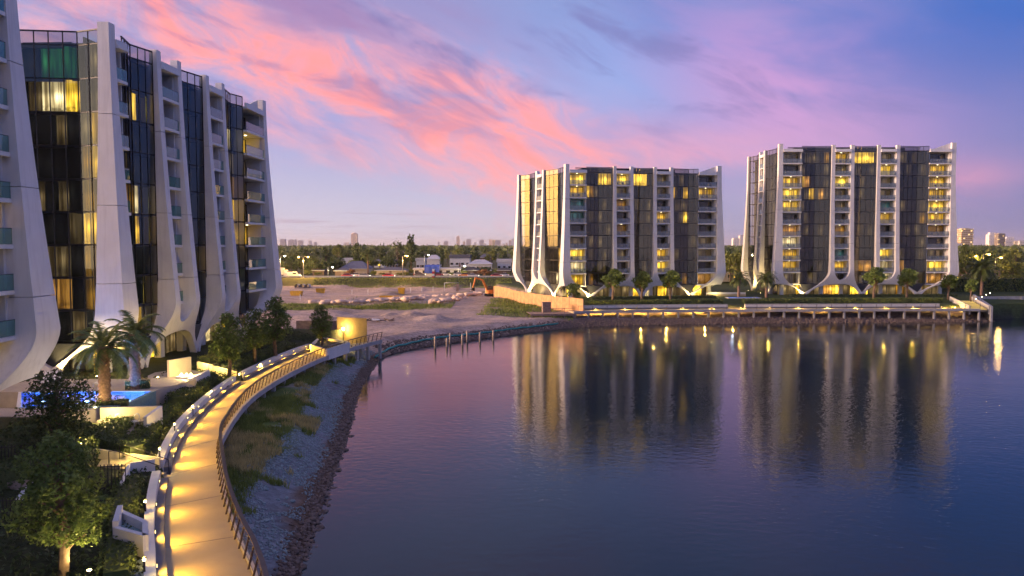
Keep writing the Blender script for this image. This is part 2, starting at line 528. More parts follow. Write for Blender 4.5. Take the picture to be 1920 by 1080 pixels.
def smooth_line(pts, step=1.0):
    """Catmull-Rom through pts, resampled at even steps"""
    P = np.array(pts, float)
    P = np.vstack([2 * P[0] - P[1], P, 2 * P[-1] - P[-2]])
    out = []
    for i in range(1, len(P) - 2):
        p0, p1, p2, p3 = P[i - 1:i + 3]
        n = max(2, int(np.linalg.norm(p2 - p1) / 0.25))
        for k in range(n):
            t_ = k / n
            out.append(0.5 * ((2 * p1) + (-p0 + p2) * t_ + (2 * p0 - 5 * p1 + 4 * p2 - p3) * t_ ** 2 + (-p0 + 3 * p1 - 3 * p2 + p3) * t_ ** 3))
    out.append(P[-2])
    out = np.array(out)
    d = np.concatenate([[0], np.cumsum(np.linalg.norm(np.diff(out, axis=0), axis=1))])
    s_ = np.linspace(0, d[-1], max(2, int(round(d[-1] / step)) + 1))
    return np.stack([np.interp(s_, d, out[:, 0]), np.interp(s_, d, out[:, 1])], 1)


def sdist(X, Y, line):
    """signed distance to a polyline; positive on its left side"""
    best = np.full(X.shape, 1e9); sign = np.ones(X.shape)
    for (ax, ay), (bx, by) in zip(line[:-1], line[1:]):
        vx, vy = bx - ax, by - ay
        L2 = vx * vx + vy * vy
        t_ = np.clip(((X - ax) * vx + (Y - ay) * vy) / L2, 0, 1)
        qx, qy = X - (ax + t_ * vx), Y - (ay + t_ * vy)
        d2 = np.hypot(qx, qy)
        cr = vx * qy - vy * qx
        m_ = d2 < best - 1e-9
        best = np.where(m_, d2, best); sign = np.where(m_, np.where(cr >= 0, 1.0, -1.0), sign)
    return best * sign


def sst(a, b, x):
    q = np.clip((x - a) / (b - a), 0, 1)
    return q * q * (3 - 2 * q)


def vnoise(X, Y, sc, seed=0):
    """smooth value noise"""
    x, y = X / sc + seed * 17.3, Y / sc + seed * 9.1
    xi, yi = np.floor(x).astype(np.int64), np.floor(y).astype(np.int64)
    fx, fy = x - xi, y - yi
    fx, fy = fx * fx * (3 - 2 * fx), fy * fy * (3 - 2 * fy)
    def h(i, j):
        n = (i * 374761393 + j * 668265263 + seed * 1442695) & 0x7fffffff
        n = ((n ^ (n >> 13)) * 1274126177) & 0x7fffffff
        return (n & 0xffff) / 65535.0
    return (h(xi, yi) * (1 - fx) + h(xi + 1, yi) * fx) * (1 - fy) + (h(xi, yi + 1) * (1 - fx) + h(xi + 1, yi + 1) * fx) * fy


def fbm(X, Y, sc, seed=0):
    return vnoise(X, Y, sc, seed) * .55 + vnoise(X, Y, sc / 2.1, seed + 1) * .28 + vnoise(X, Y, sc / 4.3, seed + 2) * .17


FAR_LINE = [(14.5, 169.5), (40, 170.6), (70, 171.6), (104, 172.8), (106.5, 181), (108, 190)]


def zones(X, Y):
    d = sdist(X, Y, SHORE)
    g = sdist(X, Y, WALL_L)
    jn = fbm(X, Y, 6.0, 3) - 0.5
    near = (Y < 112) & (X < 0)
    # bank
    h = np.where(d > 0, np.minimum(0.30 * d, 1.7) + 0.05 * jn * np.clip(d, 0, 3), np.maximum(0.35 * d, -2.5))
    h += np.where(d > 5, sst(5, 30, d) * 0.9, 0)
    # building plot on the near side
    gar = sst(0.15, 0.6, g) * sst(121, 114, Y) * sst(10, -5, X)
    hg = 3.35 + sst(0.5, 10, g) * 1.35
    h = h * (1 - gar) + hg * gar
    pit = sst(-28.9, -29.6, X) * sst(55.6, 56.2, Y) * sst(71.5, 70.5, Y)
    h = h * (1 - pit) + 3.2 * pit
    # building plot on the far side
    yl = np.interp(X, [14, 40, 70, 104, 130], [174.3, 174.6, 175.4, 176.4, 180])
    xl = np.interp(Y, [170, 188, 262], [16.5, 14.0, -6.0])
    far = sst(0, 1.0, Y - yl) * sst(0, 1.2, X - xl)
    hf = 3.2 + sst(0, 12, Y - yl) * 0.9
    h = h * (1 - far) + hf * far
    # open sand
    sand = sst(118, 128, Y) * (1 - far) * (1 - gar)
    ridge = np.exp(-((Y - (205 + X * 0.10)) / 7.0) ** 2) * sst(20, -10, X)
    h += sand * ((fbm(X, Y, 24, 5) - .5) * 1.1 + (fbm(X, Y, 5, 8) - .5) * .55 + np.maximum(0, fbm(X, Y, 11, 15) - .60) * 5.0 + ridge * 0.6) * sst(1.0, 8, d)
    # embankment and everything beyond
    emb = sst(268, 275, Y - np.abs(X) * 0.0)
    h = h * (1 - emb) + 5.25 * emb
    h = np.where(d < 0, np.maximum(0.35 * d, -2.5), h)
    # colours
    def c3(*c): return np.array(c)[None, :] * np.ones(X.shape)[..., None].reshape(-1, 1)
    Xf, Yf, df, jf = X.ravel(), Y.ravel(), d.ravel(), jn.ravel()
    far_, gar_, emb_ = far.ravel()[:, None], gar.ravel()[:, None], emb.ravel()[:, None]
    C = c3(.52, .39, .31)
    warm = sst(.45, .62, fbm(Xf, Yf, 30, 21))[:, None]
    C = C * (1 - .5 * warm) + np.array((.60, .41, .28)) * .5 * warm
    track = sst(.56, .66, fbm(Xf * .35, Yf * 1.8, 9, 31))[:, None] * .45
    C = C * (1 - track) + np.array((.40, .31, .30)) * track
    gr = (np.exp(-((Yf - (184 + Xf * .12 + jf * 9)) / 7.5) ** 2) * sst(-14, -30, Xf) * 1.25 + sst(.58, .70, fbm(Xf, Yf * 2.5, 16, 41)) * sst(195, 210, Yf) * .55)
    gr += sst(14, 3, np.abs(Xf - 4 + jf * 10)) * sst(160, 172, Yf) * sst(205, 192, Yf) * 1.1
    gr = np.clip(gr, 0, 1)[:, None]
    C = C * (1 - gr) + np.array((.20, .175, .06)) * gr
    bn = (sst(121, 112, Yf) * (1 - gar.ravel()))[:, None]
    dj = df + jf * 3.2
    grav = np.array((.20, .225, .26)); grs = np.array((.11, .16, .04)); pale = np.array((.36, .32, .32)); mud = np.array((.17, .11, .075))
    k1 = sst(1.0, 1.8, dj)[:, None]; k2 = sst(4.0, 5.4, dj + np.interp(Yf, [30, 48, 60, 120], [-2.5, -1.0, .6, .6]))[:, None]
    pl = sst(.52, .64, fbm(Xf, Yf, 4, 61))[:, None] * sst(3.4, 5.0, df)[:, None] * .75
    B_ = mud * (1 - k1) + grav * k1
    B_ = B_ * (1 - k2) + grs * k2
    B_ = B_ * (1 - pl) + pale * pl
    C = C * (1 - bn) + B_ * bn
    # far bank: rubble then mud
    fb = (sst(148, 158, Yf) * sst(16, 2.5, df) * sst(5, 12, Xf) * (1 - far.ravel()))[:, None]
    C = C * (1 - fb) + (np.array((.24, .17, .15)) * (.6 + .8 * fbm(Xf, Yf, 2.2, 71)[:, None])) * fb
    shore_wet = sst(1.6, 0.4, df)[:, None]
    C = C * (1 - .6 * shore_wet) + np.array((.10, .065, .05)) * .6 * shore_wet
    C = C * (1 - gar_) + np.array((.045, .055, .022)) * gar_
    C = C * (1 - far_) + np.array((.06, .085, .025)) * far_
    ec = np.array((.095, .10, .035)) * (1 + .6 * jf[:, None])
    eb = (sst(266, 270, Yf))[:, None]
    C = C * (1 - eb) + ec * eb
    bed = sst(0.1, -0.4, df)[:, None]
    C = C * (1 - bed) + np.array((.02, .025, .03)) * bed
    return h, np.clip(C, 0.005, 1)


def lines(segs):
    out = []
    for a, b, st in segs: out += list(np.arange(a, b, st))
    return np.array(sorted(set(np.round(out, 3))))


gx = lines([(-9000, -1000, 2000), (-1000, -200, 200), (-200, -60, 10), (-60, -34, 2), (-34, -4, 0.6), (-4, 30, 1.0), (30, 130, 2.0), (130, 200, 10), (200, 1000, 200), (1000, 9001, 2000)])
gy = lines([(-60, 20, 10), (20, 126, 0.8), (126, 192, 1.2), (192, 285, 2.5), (285, 400, 20), (400, 1000, 100), (1000, 12001, 1500)])
GX, GY = np.meshgrid(gx, gy)
GH, GC = zones(GX, GY)
nx, ny = len(gx), len(gy)
idx = np.arange(nx * ny).reshape(ny, nx)
gf = np.stack([idx[:-1, :-1], idx[:-1, 1:], idx[1:, 1:], idx[1:, :-1]], -1).reshape(-1, 4)


def ground_mat():
    m, nt, out = new_mat('ground_surface')
    b = nt.nodes.new('ShaderNodeBsdfPrincipled')
    at = nt.nodes.new('ShaderNodeVertexColor'); at.layer_name = 'Col'
    vec = ocoord(nt)
    n1 = noise(nt, vec, 1.7, 8, 0.68)
    n2 = noise(nt, vec, 0.18, 6, 0.6)
    mq = nt.nodes.new('ShaderNodeMapping'); nt.links.new(vec.k, mq.inputs[0]); mq.inputs['Scale'].default_value = (.06, .7, 1.0); mq.inputs['Rotation'].default_value = (0, 0, -.2)
    tr2 = noise(nt, S(nt, mq.outputs[0]), 1.0, 7, .7, 1.2).step(.47, .53)
    k = n1.step(0.3, 0.7) * 0.50 + n2.step(0.3, 0.7) * 0.30 + 0.45 + tr2 * 0.22
    c = mixc(nt, 1.0, S(nt, at.outputs[0]), combine(nt, k, k, k), 'MULTIPLY')
    nt.links.new(c.k, b.inputs['Base Color'])
    b.inputs['Roughness'].default_value = 0.9
    b.inputs['Specular IOR Level'].default_value = 0.2
    bp = nt.nodes.new('ShaderNodeBump'); bp.inputs['Strength'].default_value = 0.7; bp.inputs['Distance'].default_value = 0.25
    mp = nt.nodes.new('ShaderNodeMapping'); nt.links.new(vec.k, mp.inputs[0]); mp.inputs['Scale'].default_value = (.10, 1.1, 1.0); mp.inputs['Rotation'].default_value = (0, 0, .12)
    ruts = noise(nt, S(nt, mp.outputs[0]), 1.0, 6, .7, .8)
    hh = n1 * 0.6 + noise(nt, vec, 6.0, 4, 0.6) * 0.3 + ruts * 0.9
    nt.links.new(hh.k, bp.inputs['Height']); nt.links.new(bp.outputs[0], b.inputs['Normal'])
    nt.links.new(b.outputs[0], out.inputs[0])
    return m


M['ground'] = ground_mat()
gme = mesh_np('ground', np.stack([GX.ravel(), GY.ravel(), GH.ravel()], 1), gf, M['ground'], smooth=True)
ca = gme.color_attributes.new('Col', 'FLOAT_COLOR', 'POINT')
ca.data.foreach_set('color', np.concatenate([GC, np.ones((len(GC), 1))], 1).astype(np.float32).ravel())
ground = tag(ob('ground', gme), 'sandy and grassy ground round the lake, reaching to the skyline', 'ground', kind='structure')


def height(x, y):
    h, _ = zones(np.array([[x]], float), np.array([[y]], float))
    return float(h[0, 0])


def heights(x, y):
    h, _ = zones(np.asarray(x, float)[None, :], np.asarray(y, float)[None, :])
    return h[0]


def water_mat():
    m, nt, out = new_mat('lake_water')
    b = nt.nodes.new('ShaderNodeBsdfPrincipled')
    b.inputs['Base Color'].default_value = (.006, .020, .027, 1)
    b.inputs['Roughness'].default_value = 0.07
    b.inputs['IOR'].default_value = 1.34
    vec = ocoord(nt)
    mp = nt.nodes.new('ShaderNodeMapping'); nt.links.new(vec.k, mp.inputs[0]); mp.inputs['Scale'].default_value = (0.8, 1.0, 1.0); mp.inputs['Rotation'].default_value = (0, 0, 0.4)
    mv = S(nt, mp.outputs[0])
    n1 = noise(nt, mv, 1.6, 3, 0.55, 0.3)
    n2 = noise(nt, mv, 0.12, 3, 0.5)
    n3 = noise(nt, mv, 0.02, 3, 0.5).step(0.35, 0.65)
    bp = nt.nodes.new('ShaderNodeBump'); bp.inputs['Distance'].default_value = 0.05
    st = (n3 * 0.40 + 0.28)
    nt.links.new(st.k, bp.inputs['Strength'])
    hh = n1 + n2 * 1.5
    nt.links.new(hh.k, bp.inputs['Height']); nt.links.new(bp.outputs[0], b.inputs['Normal'])
    nt.links.new(b.outputs[0], out.inputs[0])
    return m


M['water'] = water_mat()
wme = mesh_np('lake', [(-60, -1500, 0), (1500, -1500, 0), (1500, 262, 0), (-60, 262, 0)], [(0, 1, 2, 3)], M['water'])
lake = tag(ob('lake', wme), 'still dark lake water mirroring the dusk sky', 'water', kind='structure')

# ================================================================== plants: shared builders
def leaf_quads(P, size, aspect=0.55, up=0.0, rng=RNG):
    """one small folded-free quad at each point, random facing"""
    n = len(P)
    a = rng.normal(size=(n, 3)); a[:, 2] += up
    a /= np.linalg.norm(a, axis=1)[:, None] + 1e-9
    r = rng.normal(size=(n, 3))
    b = np.cross(a, r); b /= np.linalg.norm(b, axis=1)[:, None] + 1e-9
    s = size * rng.uniform(0.6, 1.3, size=(n, 1))
    p0 = P - b * s * 0.5; p2 = P + b * s * 0.5
    c = np.cross(a, b) * s * aspect * 0.5
    V = np.stack([p0, P + c, p2, P - c], 1).reshape(-1, 3)
    Fc = np.arange(4 * n, dtype=np.int32).reshape(n, 4)
    return V, Fc


def crown_points(n, blobs, rng, shell=0.5):
    """points in a union of ellipsoid clumps, denser near their shells"""
    w = np.array([b[3] ** 2 for b in blobs]); w = w / w.sum()
    ids = rng.choice(len(blobs), size=n, p=w)
    d = rng.normal(size=(n, 3)); d /= np.linalg.norm(d, axis=1)[:, None]
    rr = (shell + (1 - shell) * rng.random(n)) * np.where(rng.random(n) < 0.12, 1.18, 1.0)
    B = np.array(blobs, float)[ids]
    P = B[:, :3] + d * rr[:, None] * np.stack([B[:, 3], B[:, 3], B[:, 4]], 1)
    return P


def make_tree_meshes(key, h, rad, n, leaf, lmat, seed, kind='round'):
    rng = np.random.default_rng(seed)
    blobs = []
    limbs = MB()
    tr = 0.035 * h
    if kind == 'round':
        top = h * 0.62
        limbs.tube([(0, 0, -0.3), (0.02 * h, 0, h * .25), (-0.01 * h, 0.02 * h, h * .5), (0, 0, h * .8)], [tr * 1.3, tr, tr * .7, tr * .2], 7)
        for k in range(11):
            a = 2 * PI * k / 11 * 2.4 + rng.uniform(-.4, .4); rr = rad * rng.uniform(.25, .72); z = h * rng.uniform(.42, .88)
            rr *= 1.0 - max(0, (z / h - .6)) * 1.2
            bx_, by_ = math.cos(a) * rr, math.sin(a) * rr
            blobs.append((bx_, by_, z, rad * rng.uniform(.30, .48), rad * rng.uniform(.26, .42)))
            limbs.tube([(0, 0, h * rng.uniform(.28, .5)), (bx_ * .6, by_ * .6, z * .86), (bx_, by_, z)], [tr * .5, tr * .3, tr * .1], 5, cap=False)
    elif kind == 'tall':
        limbs.tube([(0, 0, -0.3), (0.02 * h, 0.01 * h, h * .3), (-0.02 * h, 0, h * .6), (0, 0, h * .95)], [tr, tr * .8, tr * .5, tr * .12], 7)
        for k in range(16):
            z = h * (.26 + .70 * (k + rng.uniform(-.3, .3)) / 16)
            q = 1 - ((z / h - .5) / .56) ** 2
            a = k * 2.4 + rng.uniform(-.3, .3); rr = rad * max(.1, q) * rng.uniform(.25, .75)
            bx_, by_ = math.cos(a) * rr, math.sin(a) * rr
            s_ = rad * (.26 + .26 * max(0, q)) * rng.uniform(.8, 1.2)
            blobs.append((bx_, by_, z, s_, s_ * .85))
            limbs.tube([(0, 0, z - rr * .9), (bx_ * .6, by_ * .6, z - rr * .25), (bx_, by_, z)], [tr * .35, tr * .2, tr * .06], 5, cap=False)
    elif kind == 'pine':
        limbs.tube([(0, 0, -0.3), (0, 0, h * .5), (0, 0, h)], [tr * .8, tr * .5, tr * .06], 7)
        nl = 15
        for k in range(nl):
            z = h * (.16 + .80 * k / nl); q = (1 - k / nl) ** .8
            for j in range(5):
                a = 2 * PI * j / 5 + k * .7; rr = rad * q * rng.uniform(.45, .75)
                blobs.append((math.cos(a) * rr, math.sin(a) * rr, z, rad * q * .34 + .08 * rad, h * .022))
        blobs.append((0, 0, h * .97, rad * .12, h * .04))
    elif kind == 'column':
        limbs.tube([(0, 0, -0.3), (0, 0, h * .9)], [tr * .6, tr * .1], 6)
        for k in range(12):
            z = h * (.1 + .86 * k / 12); q = math.sin(PI * min(1, (.16 + .86 * (1 - k / 12)) / 1.05)) ** .6
            blobs.append((rng.uniform(-.1, .1) * rad, rng.uniform(-.1, .1) * rad, z, rad * max(.2, q), h * .07))
    elif kind == 'bush':
        limbs.tube([(0, 0, -0.2), (0, 0, h * .6)], [tr, tr * .4], 6)
        for k in range(9):
            a = k * 2.4; rr = rad * rng.uniform(.1, .7)
            blobs.append((math.cos(a) * rr, math.sin(a) * rr, h * rng.uniform(.3, .75), rad * rng.uniform(.3, .45), h * rng.uniform(.2, .3)))
    P = crown_points(n, blobs, rng)
    V, Fc = leaf_quads(P, leaf, rng=rng)
    return mesh_np(key + '_crown', V, Fc, lmat), limbs.mesh(key + '_trunk', M['bark'])


def plant_tree(name, meshes, loc, rz, sc, label, cat='tree', group=None):
    e = empty(name, loc, rz)
    e.scale = sc if isinstance(sc, (tuple, list)) else (sc, sc, sc)
    ob('trunk', meshes[1], e); ob('crown', meshes[0], e)
    return tag(e, label, cat, group)


def make_palm(name, loc, h, flen, label, seed, group=None, n_f=46, tr=0.42):
    rng = np.random.default_rng(seed)
    e = empty(name, loc)
    tk = MB()
    prof = []
    nr = 26
    for k in range(nr + 1):
        z = -0.3 + (h + 0.3) * k / nr
        r_ = tr * (1.15 - .25 * k / nr) * (1.10 if k % 2 else .93)
        if k / nr > .82: r_ *= 1 + (k / nr - .82) * 2.2
        prof.append((r_, z))
    tk.lathe(prof, n=12)
    # cut frond stubs below the crown
    for k in range(60):
        a = rng.uniform(0, 2 * PI); z = h * rng.uniform(.72, .99); rr = tr * 1.1
        tk.bar((math.cos(a) * rr * .7, math.sin(a) * rr * .7, z - .12), (math.cos(a) * rr * 1.45, math.sin(a) * rr * 1.45, z + .12), .12, .06)
    tk.build('trunk', M['palmbark'], e)
    V, Fq = [], []
    for k in range(n_f):
        a = k * 2.399 + rng.uniform(-.2, .2)
        el = R(82 - 108 * (k / n_f) ** 0.9 + rng.uniform(-6, 6))
        L = flen * rng.uniform(.85, 1.1)
        p = np.array([math.cos(a) * tr * .3, math.sin(a) * tr * .3, h])
        ns = 16
        side_v = np.array([-math.sin(a), math.cos(a), 0])
        pts = [p.copy()]
        e2 = el
        for j in range(ns):
            p = p + np.array([math.cos(a) * math.cos(e2), math.sin(a) * math.cos(e2), math.sin(e2)]) * L / ns
            e2 -= (1.25 + .5 * rng.random()) / ns * (0.5 + 1.4 * j / ns)
            pts.append(p.copy())
        pts = np.array(pts)
        for j in range(1, ns):
            ax = pts[j + 1] - pts[j - 1]; ax /= np.linalg.norm(ax)
            upv = np.cross(side_v, ax) * -1
            w_ = flen * .26 * (math.sin(PI * (.12 + .85 * j / ns)) ** .7)
            for sgn in (-1, 1):
                for q in (0, 0.5):
                    o_ = pts[j] + (pts[j + 1] - pts[j]) * q if j < ns else pts[j]
                    tip = o_ + (side_v * sgn * .80 + ax * .62 - upv * 0.0) * w_ + np.array([0, 0, -.22 * w_ * (1 + rng.random())])
                    bw = ax * 0.055 * flen / 3
                    b_ = len(V)
                    V += [o_ - bw, o_ + bw, tip]
                    Fq.append((b_, b_ + 1, b_ + 2))
            b_ = len(V)
            rw = side_v * .03
            V += [pts[j - 1] - rw, pts[j - 1] + rw, pts[j]]
            Fq.append((b_, b_ + 1, b_ + 2))
    ob('crown', mesh_np('palm_crown', np.array(V), np.array(Fq), M['frond']), e)
    return tag(e, label, 'palm tree', group)


def scatter_leaves(name, P, size, matl, up=0.6, aspect=0.55):
    V, Fc = leaf_quads(np.asarray(P, float), size, aspect, up)
    return mesh_np(name, V, Fc, matl)


def hedge(name, pts, width, hgt, label, n_per_m=170, leaf=0.16, matl=None, z=None, seed=0, cat='hedge', group=None):
    """leafy hedge along a polyline: a dark twig core with leaves over it"""
    rng = np.random.default_rng(100 + seed)
    ln = smooth_line(pts, 0.8)
    e = empty(name, (0, 0, 0))
    core = MB()
    zs_ = [height(x, y) if z is None else z for x, y in ln]
    Pp = []
    for (a, b, za, zb) in zip(ln[:-1], ln[1:], zs_[:-1], zs_[1:]):
        t_ = (b - a) / np.linalg.norm(b - a); nrm = np.array([-t_[1], t_[0]])
        w_ = width / 2 * .82
        hh = hgt * .86
        q = [(*(a + nrm * w_), za - .1), (*(a - nrm * w_), za - .1), (*(b - nrm * w_), zb - .1), (*(b + nrm * w_), zb - .1),
             (*(a + nrm * w_ * .85), za + hh), (*(a - nrm * w_ * .85), za + hh), (*(b - nrm * w_ * .85), zb + hh), (*(b + nrm * w_ * .85), zb + hh)]
        core.hexa(q)
        n = int(n_per_m * np.linalg.norm(b - a) * (width + 2 * hgt) / 3)
        s_ = rng.random(n); c_ = rng.random(n) * (width + 2 * hgt)
        off = np.clip(c_ - hgt, 0, width) - width / 2
        up_ = np.where(c_ < hgt, c_, np.where(c_ > hgt + width, width + 2 * hgt - c_, hgt))
        base = a[None, :] + (b - a)[None, :] * s_[:, None] + nrm[None, :] * off[:, None]
        bumps = (vnoise(base[:, 0], base[:, 1], 0.7, seed) - .5) * .28 * hgt
        P3 = np.concatenate([base, (za + (zb - za) * s_ + up_ + np.where(up_ > hgt * .8, bumps, 0))[:, None]], 1)
        Pp.append(P3 + rng.normal(size=P3.shape) * 0.05)
    ml = matl or M['hedge']
    core.build('stems', M['leaf_dark'], e)
    V, Fc = leaf_quads(np.concatenate(Pp), leaf, 0.6, 0.3, rng)
    ob('foliage', mesh_np(name + '_leaves', V, Fc, ml), e)
    return tag(e, label, cat, group)


def point_light(name, loc, energy, color=(1, .72, .25), radius=0.06, parent=None, spot=None, aim=None, blend=0.6):
    ld = bpy.data.lights.new(name, 'SPOT' if spot else 'POINT')
    ld.energy = energy; ld.color = color; ld.shadow_soft_size = radius
    if spot: ld.spot_size = spot; ld.spot_blend = blend
    o = bpy.data.objects.new(name, ld)
    o.location = loc
    if aim is not None: o.rotation_euler = Vector(aim).to_track_quat('-Z', 'Y').to_euler()
    return link(o, parent)

# ================================================================== THE APARTMENT BUILDINGS
class Fr:
    """a facade frame in a building's own axes: u along the wall, o outwards"""
    def __init__(s, o, d):
        s.o = Vector((o[0], o[1], 0)); L = math.hypot(*d); s.d = Vector((d[0] / L, d[1] / L, 0)); s.n = Vector((s.d.y, -s.d.x, 0))
        s.rz = math.atan2(s.d.y, s.d.x)
    def p(s, u_, o_, z_): return s.o + s.d * u_ + s.n * o_ + Vector((0, 0, z_))


def o_front(z, z0):
    """how far a fin stands out at height z"""
    q = z - z0
    k = FLARE[0]
    if q > 0.3: return 0.45 + k * max(0.0, 1 - (q - 0.3) / 26.0) ** 1.5
    return 0.25 + (k + .2) * float(sst(-5.2, 0.3, q))


FLARE = [1.0]


def bez(p0, p1, p2, p3, n, first=True):
    out = []
    for i in range(0 if first else 1, n + 1):
        t_ = i / n; a = 1 - t_
        out.append(tuple(a ** 3 * p0[k] + 3 * a * a * t_ * p1[k] + 3 * a * t_ * t_ * p2[k] + t_ ** 3 * p3[k] for k in (0, 1)))
    return out


def ribbon(fr, rows, z0, name, parent, mitre=0.0, msign=0, back=-0.35):
    """rows: list of ((uA,zA),(uB,zB)); A is the outer edge, B the inner edge. Front bulges by o_front."""
    mb = MB()
    fa, fb, ba, bb = [], [], [], []
    for (ua, za), (ub, zb_) in rows:
        oa, ob_ = o_front(za, z0), o_front(zb_, z0)
        fa.append(fr.p(ua, oa, za)); fb.append(fr.p(ub + msign * mitre * ob_, ob_, zb_))
        ra = back if za > z0 - 2.5 else back - 0.15
        rb_ = back if zb_ > z0 - 2.5 else back - 0.15
        ba.append(fr.p(ua, ra, za)); bb.append(fr.p(ub, rb_, zb_))
    flip = rows[0][0][0] < rows[0][1][0]
    n = len(rows)
    # front face in three lanes so that it shades as a curved sheet
    lanes = 4
    grid = [[fa[i].lerp(fb[i], k / lanes) for k in range(lanes + 1)] for i in range(n)]
    vs = [p for r_ in grid for p in r_]
    fs = []
    for i in range(n - 1):
        for k in range(lanes):
            q = (i * (lanes + 1) + k, i * (lanes + 1) + k + 1, (i + 1) * (lanes + 1) + k + 1, (i + 1) * (lanes + 1) + k)
            fs.append(q if not flip else q[::-1])
    mb.add(vs, fs, 0, True)
    mb.strip(fa, ba, 0, True, not flip)
    mb.strip(fb, bb, 0, True, flip)
    mb.strip(ba, bb, 0, True, not flip)
    mb.add([fa[0], fb[0], bb[0], ba[0]], [(0, 1, 2, 3)])
    mb.add([fa[-1], fb[-1], bb[-1], ba[-1]], [(3, 2, 1, 0)])
    return mb.build(name, M['fin'], parent)


def half_fin(fr, axis, sgn, a_in, a_out, uv, z0, ztop, zg, bld, mitre=0.0, corner=False):
    """one leg of a pair (or one face of a corner pier): straight panels above, then the sweep to the foot at uv (distance from axis)"""
    U = lambda d_: axis + sgn * d_
    zj = [ztop]
    while zj[-1] - 8.4 > z0 + 5.5: zj.append(zj[-1] - 8.4)
    zlow = z0 + 2.6
    zj.append(zlow)
    lower = []
    zb = z0 + 0.5
    A = [(a_out, zlow), (a_out + .02, z0 + 1.5)] + bez((a_out + .05, zb), (a_out + .10, z0 - 1.8), (a_out + (uv - a_out) * .30, z0 - 3.0), (uv, zg + 0.75), 22)
    nA = len(A)
    if corner:
        n1 = nA - 13
        B = [(0.0, zlow + (z0 - 2.6 - zlow) * i / (n1 - 1)) for i in range(n1)]
        B += bez((0, z0 - 3.1), (uv * .50, z0 - 3.15), (uv * .80, z0 - 3.9), (uv - 0.42, zg - 0.25), 12)
    else:
        n1 = nA - 13
        B = [(a_in, zlow)]
        for i in range(n1 - 1):
            ph = PI / 2 * i / (n1 - 2)
            B.append((a_in * math.cos(ph), z0 + 0.9 - 3.0 * math.sin(ph)))
        B += bez((0, z0 - 3.15), (uv * .50, z0 - 3.1), (uv * .80, z0 - 4.0), (uv - 0.42, zg - 0.25), 12)
    rows = [((U(a[0]), a[1]), (U(b[0]), b[1])) for a, b in zip(A, B)]
    body = ribbon(fr, rows, z0, 'fin', bld, mitre, -sgn)
    for za, zb_ in zip(zj[:-1], zj[1:]):
        hh = za - 0.0; ll = zb_ + 0.05
        k = max(2, int((hh - ll) / 1.4))
        w_in = 0.0 if corner else a_in
        rr = [((U(a_out - .10 * float(sst(z0 + 5, ztop, hh + (ll - hh) * i / k))), hh + (ll - hh) * i / k), (U(w_in), hh + (ll - hh) * i / k)) for i in range(k + 1)]
        ribbon(fr, rr, z0, 'panel', body, mitre, -sgn)
    return body


UNIT = {}


def unit_box(key, matl):
    if key not in UNIT:
        mb = MB().box(-.5, .5, -.5, .5, 0, 1)
        if 'pane' in key or 'balu' in key:      # one sheet with its four edges
            for a_ in (mb.f, mb.m, mb.sm): del a_[4]
        UNIT[key] = mb.mesh(key, matl)
    return UNIT[key]


def place_panel(name, key, matl, fr, parent, ua, oa, ub, ob_, z0, z1, th=0.04):
    """a thin upright slab from (ua,oa) to (ub,ob)"""
    a, b = fr.p(ua, oa, z0), fr.p(ub, ob_, z0)
    c = (a + b) / 2; d_ = b - a
    o = ob(name, unit_box(key, matl), parent, c, math.atan2(d_.y, d_.x), (d_.length, th, z1 - z0))
    return o


def room_unit(key):
    k = 'room_' + key
    if k not in UNIT:
        UNIT[k] = MB().add([(-.5, 0, 0), (.5, 0, 0), (.5, 0, 1), (-.5, 0, 1)], [(0, 1, 2, 3)]).mesh(k, M[k])
    return UNIT[k]


def vary(key):
    if key == 'lit': return random.choice(('lit', 'lit', 'lit', 'pale', 'gold'))
    if key == 'gold': return random.choice(('gold', 'gold', 'gold', 'orange', 'amber'))
    return key


def room_panel(name, key, fr, parent, ua, ub, o_, z0, z1):
    """back of a room behind the glass, in metres so its pattern keeps its size"""
    a, b = fr.p(ua, o_, z0), fr.p(ub, o_, z0)
    d_ = b - a
    me = MB().add([(-d_.length / 2, 0, 0), (d_.length / 2, 0, 0), (d_.length / 2, 0, z1 - z0), (-d_.length / 2, 0, z1 - z0)], [(0, 1, 2, 3)]).mesh(name, M['room_' + vary(key)])
    return ob(name, me, parent, (a + b) / 2, math.atan2(d_.y, d_.x))


def place_room(key, fr, parent, ua, oa, ub, ob_, z0, z1):
    a, b = fr.p(ua, oa, z0), fr.p(ub, ob_, z0)
    d_ = b - a
    me = MB().add([(-d_.length / 2, 0, 0), (d_.length / 2, 0, 0), (d_.length / 2, 0, z1 - z0), (-d_.length / 2, 0, z1 - z0)], [(0, 1, 2, 3)]).mesh('room', M['room_' + key])
    return ob('room', me, parent, (a + b) / 2, math.atan2(d_.y, d_.x))


ST = 3.1


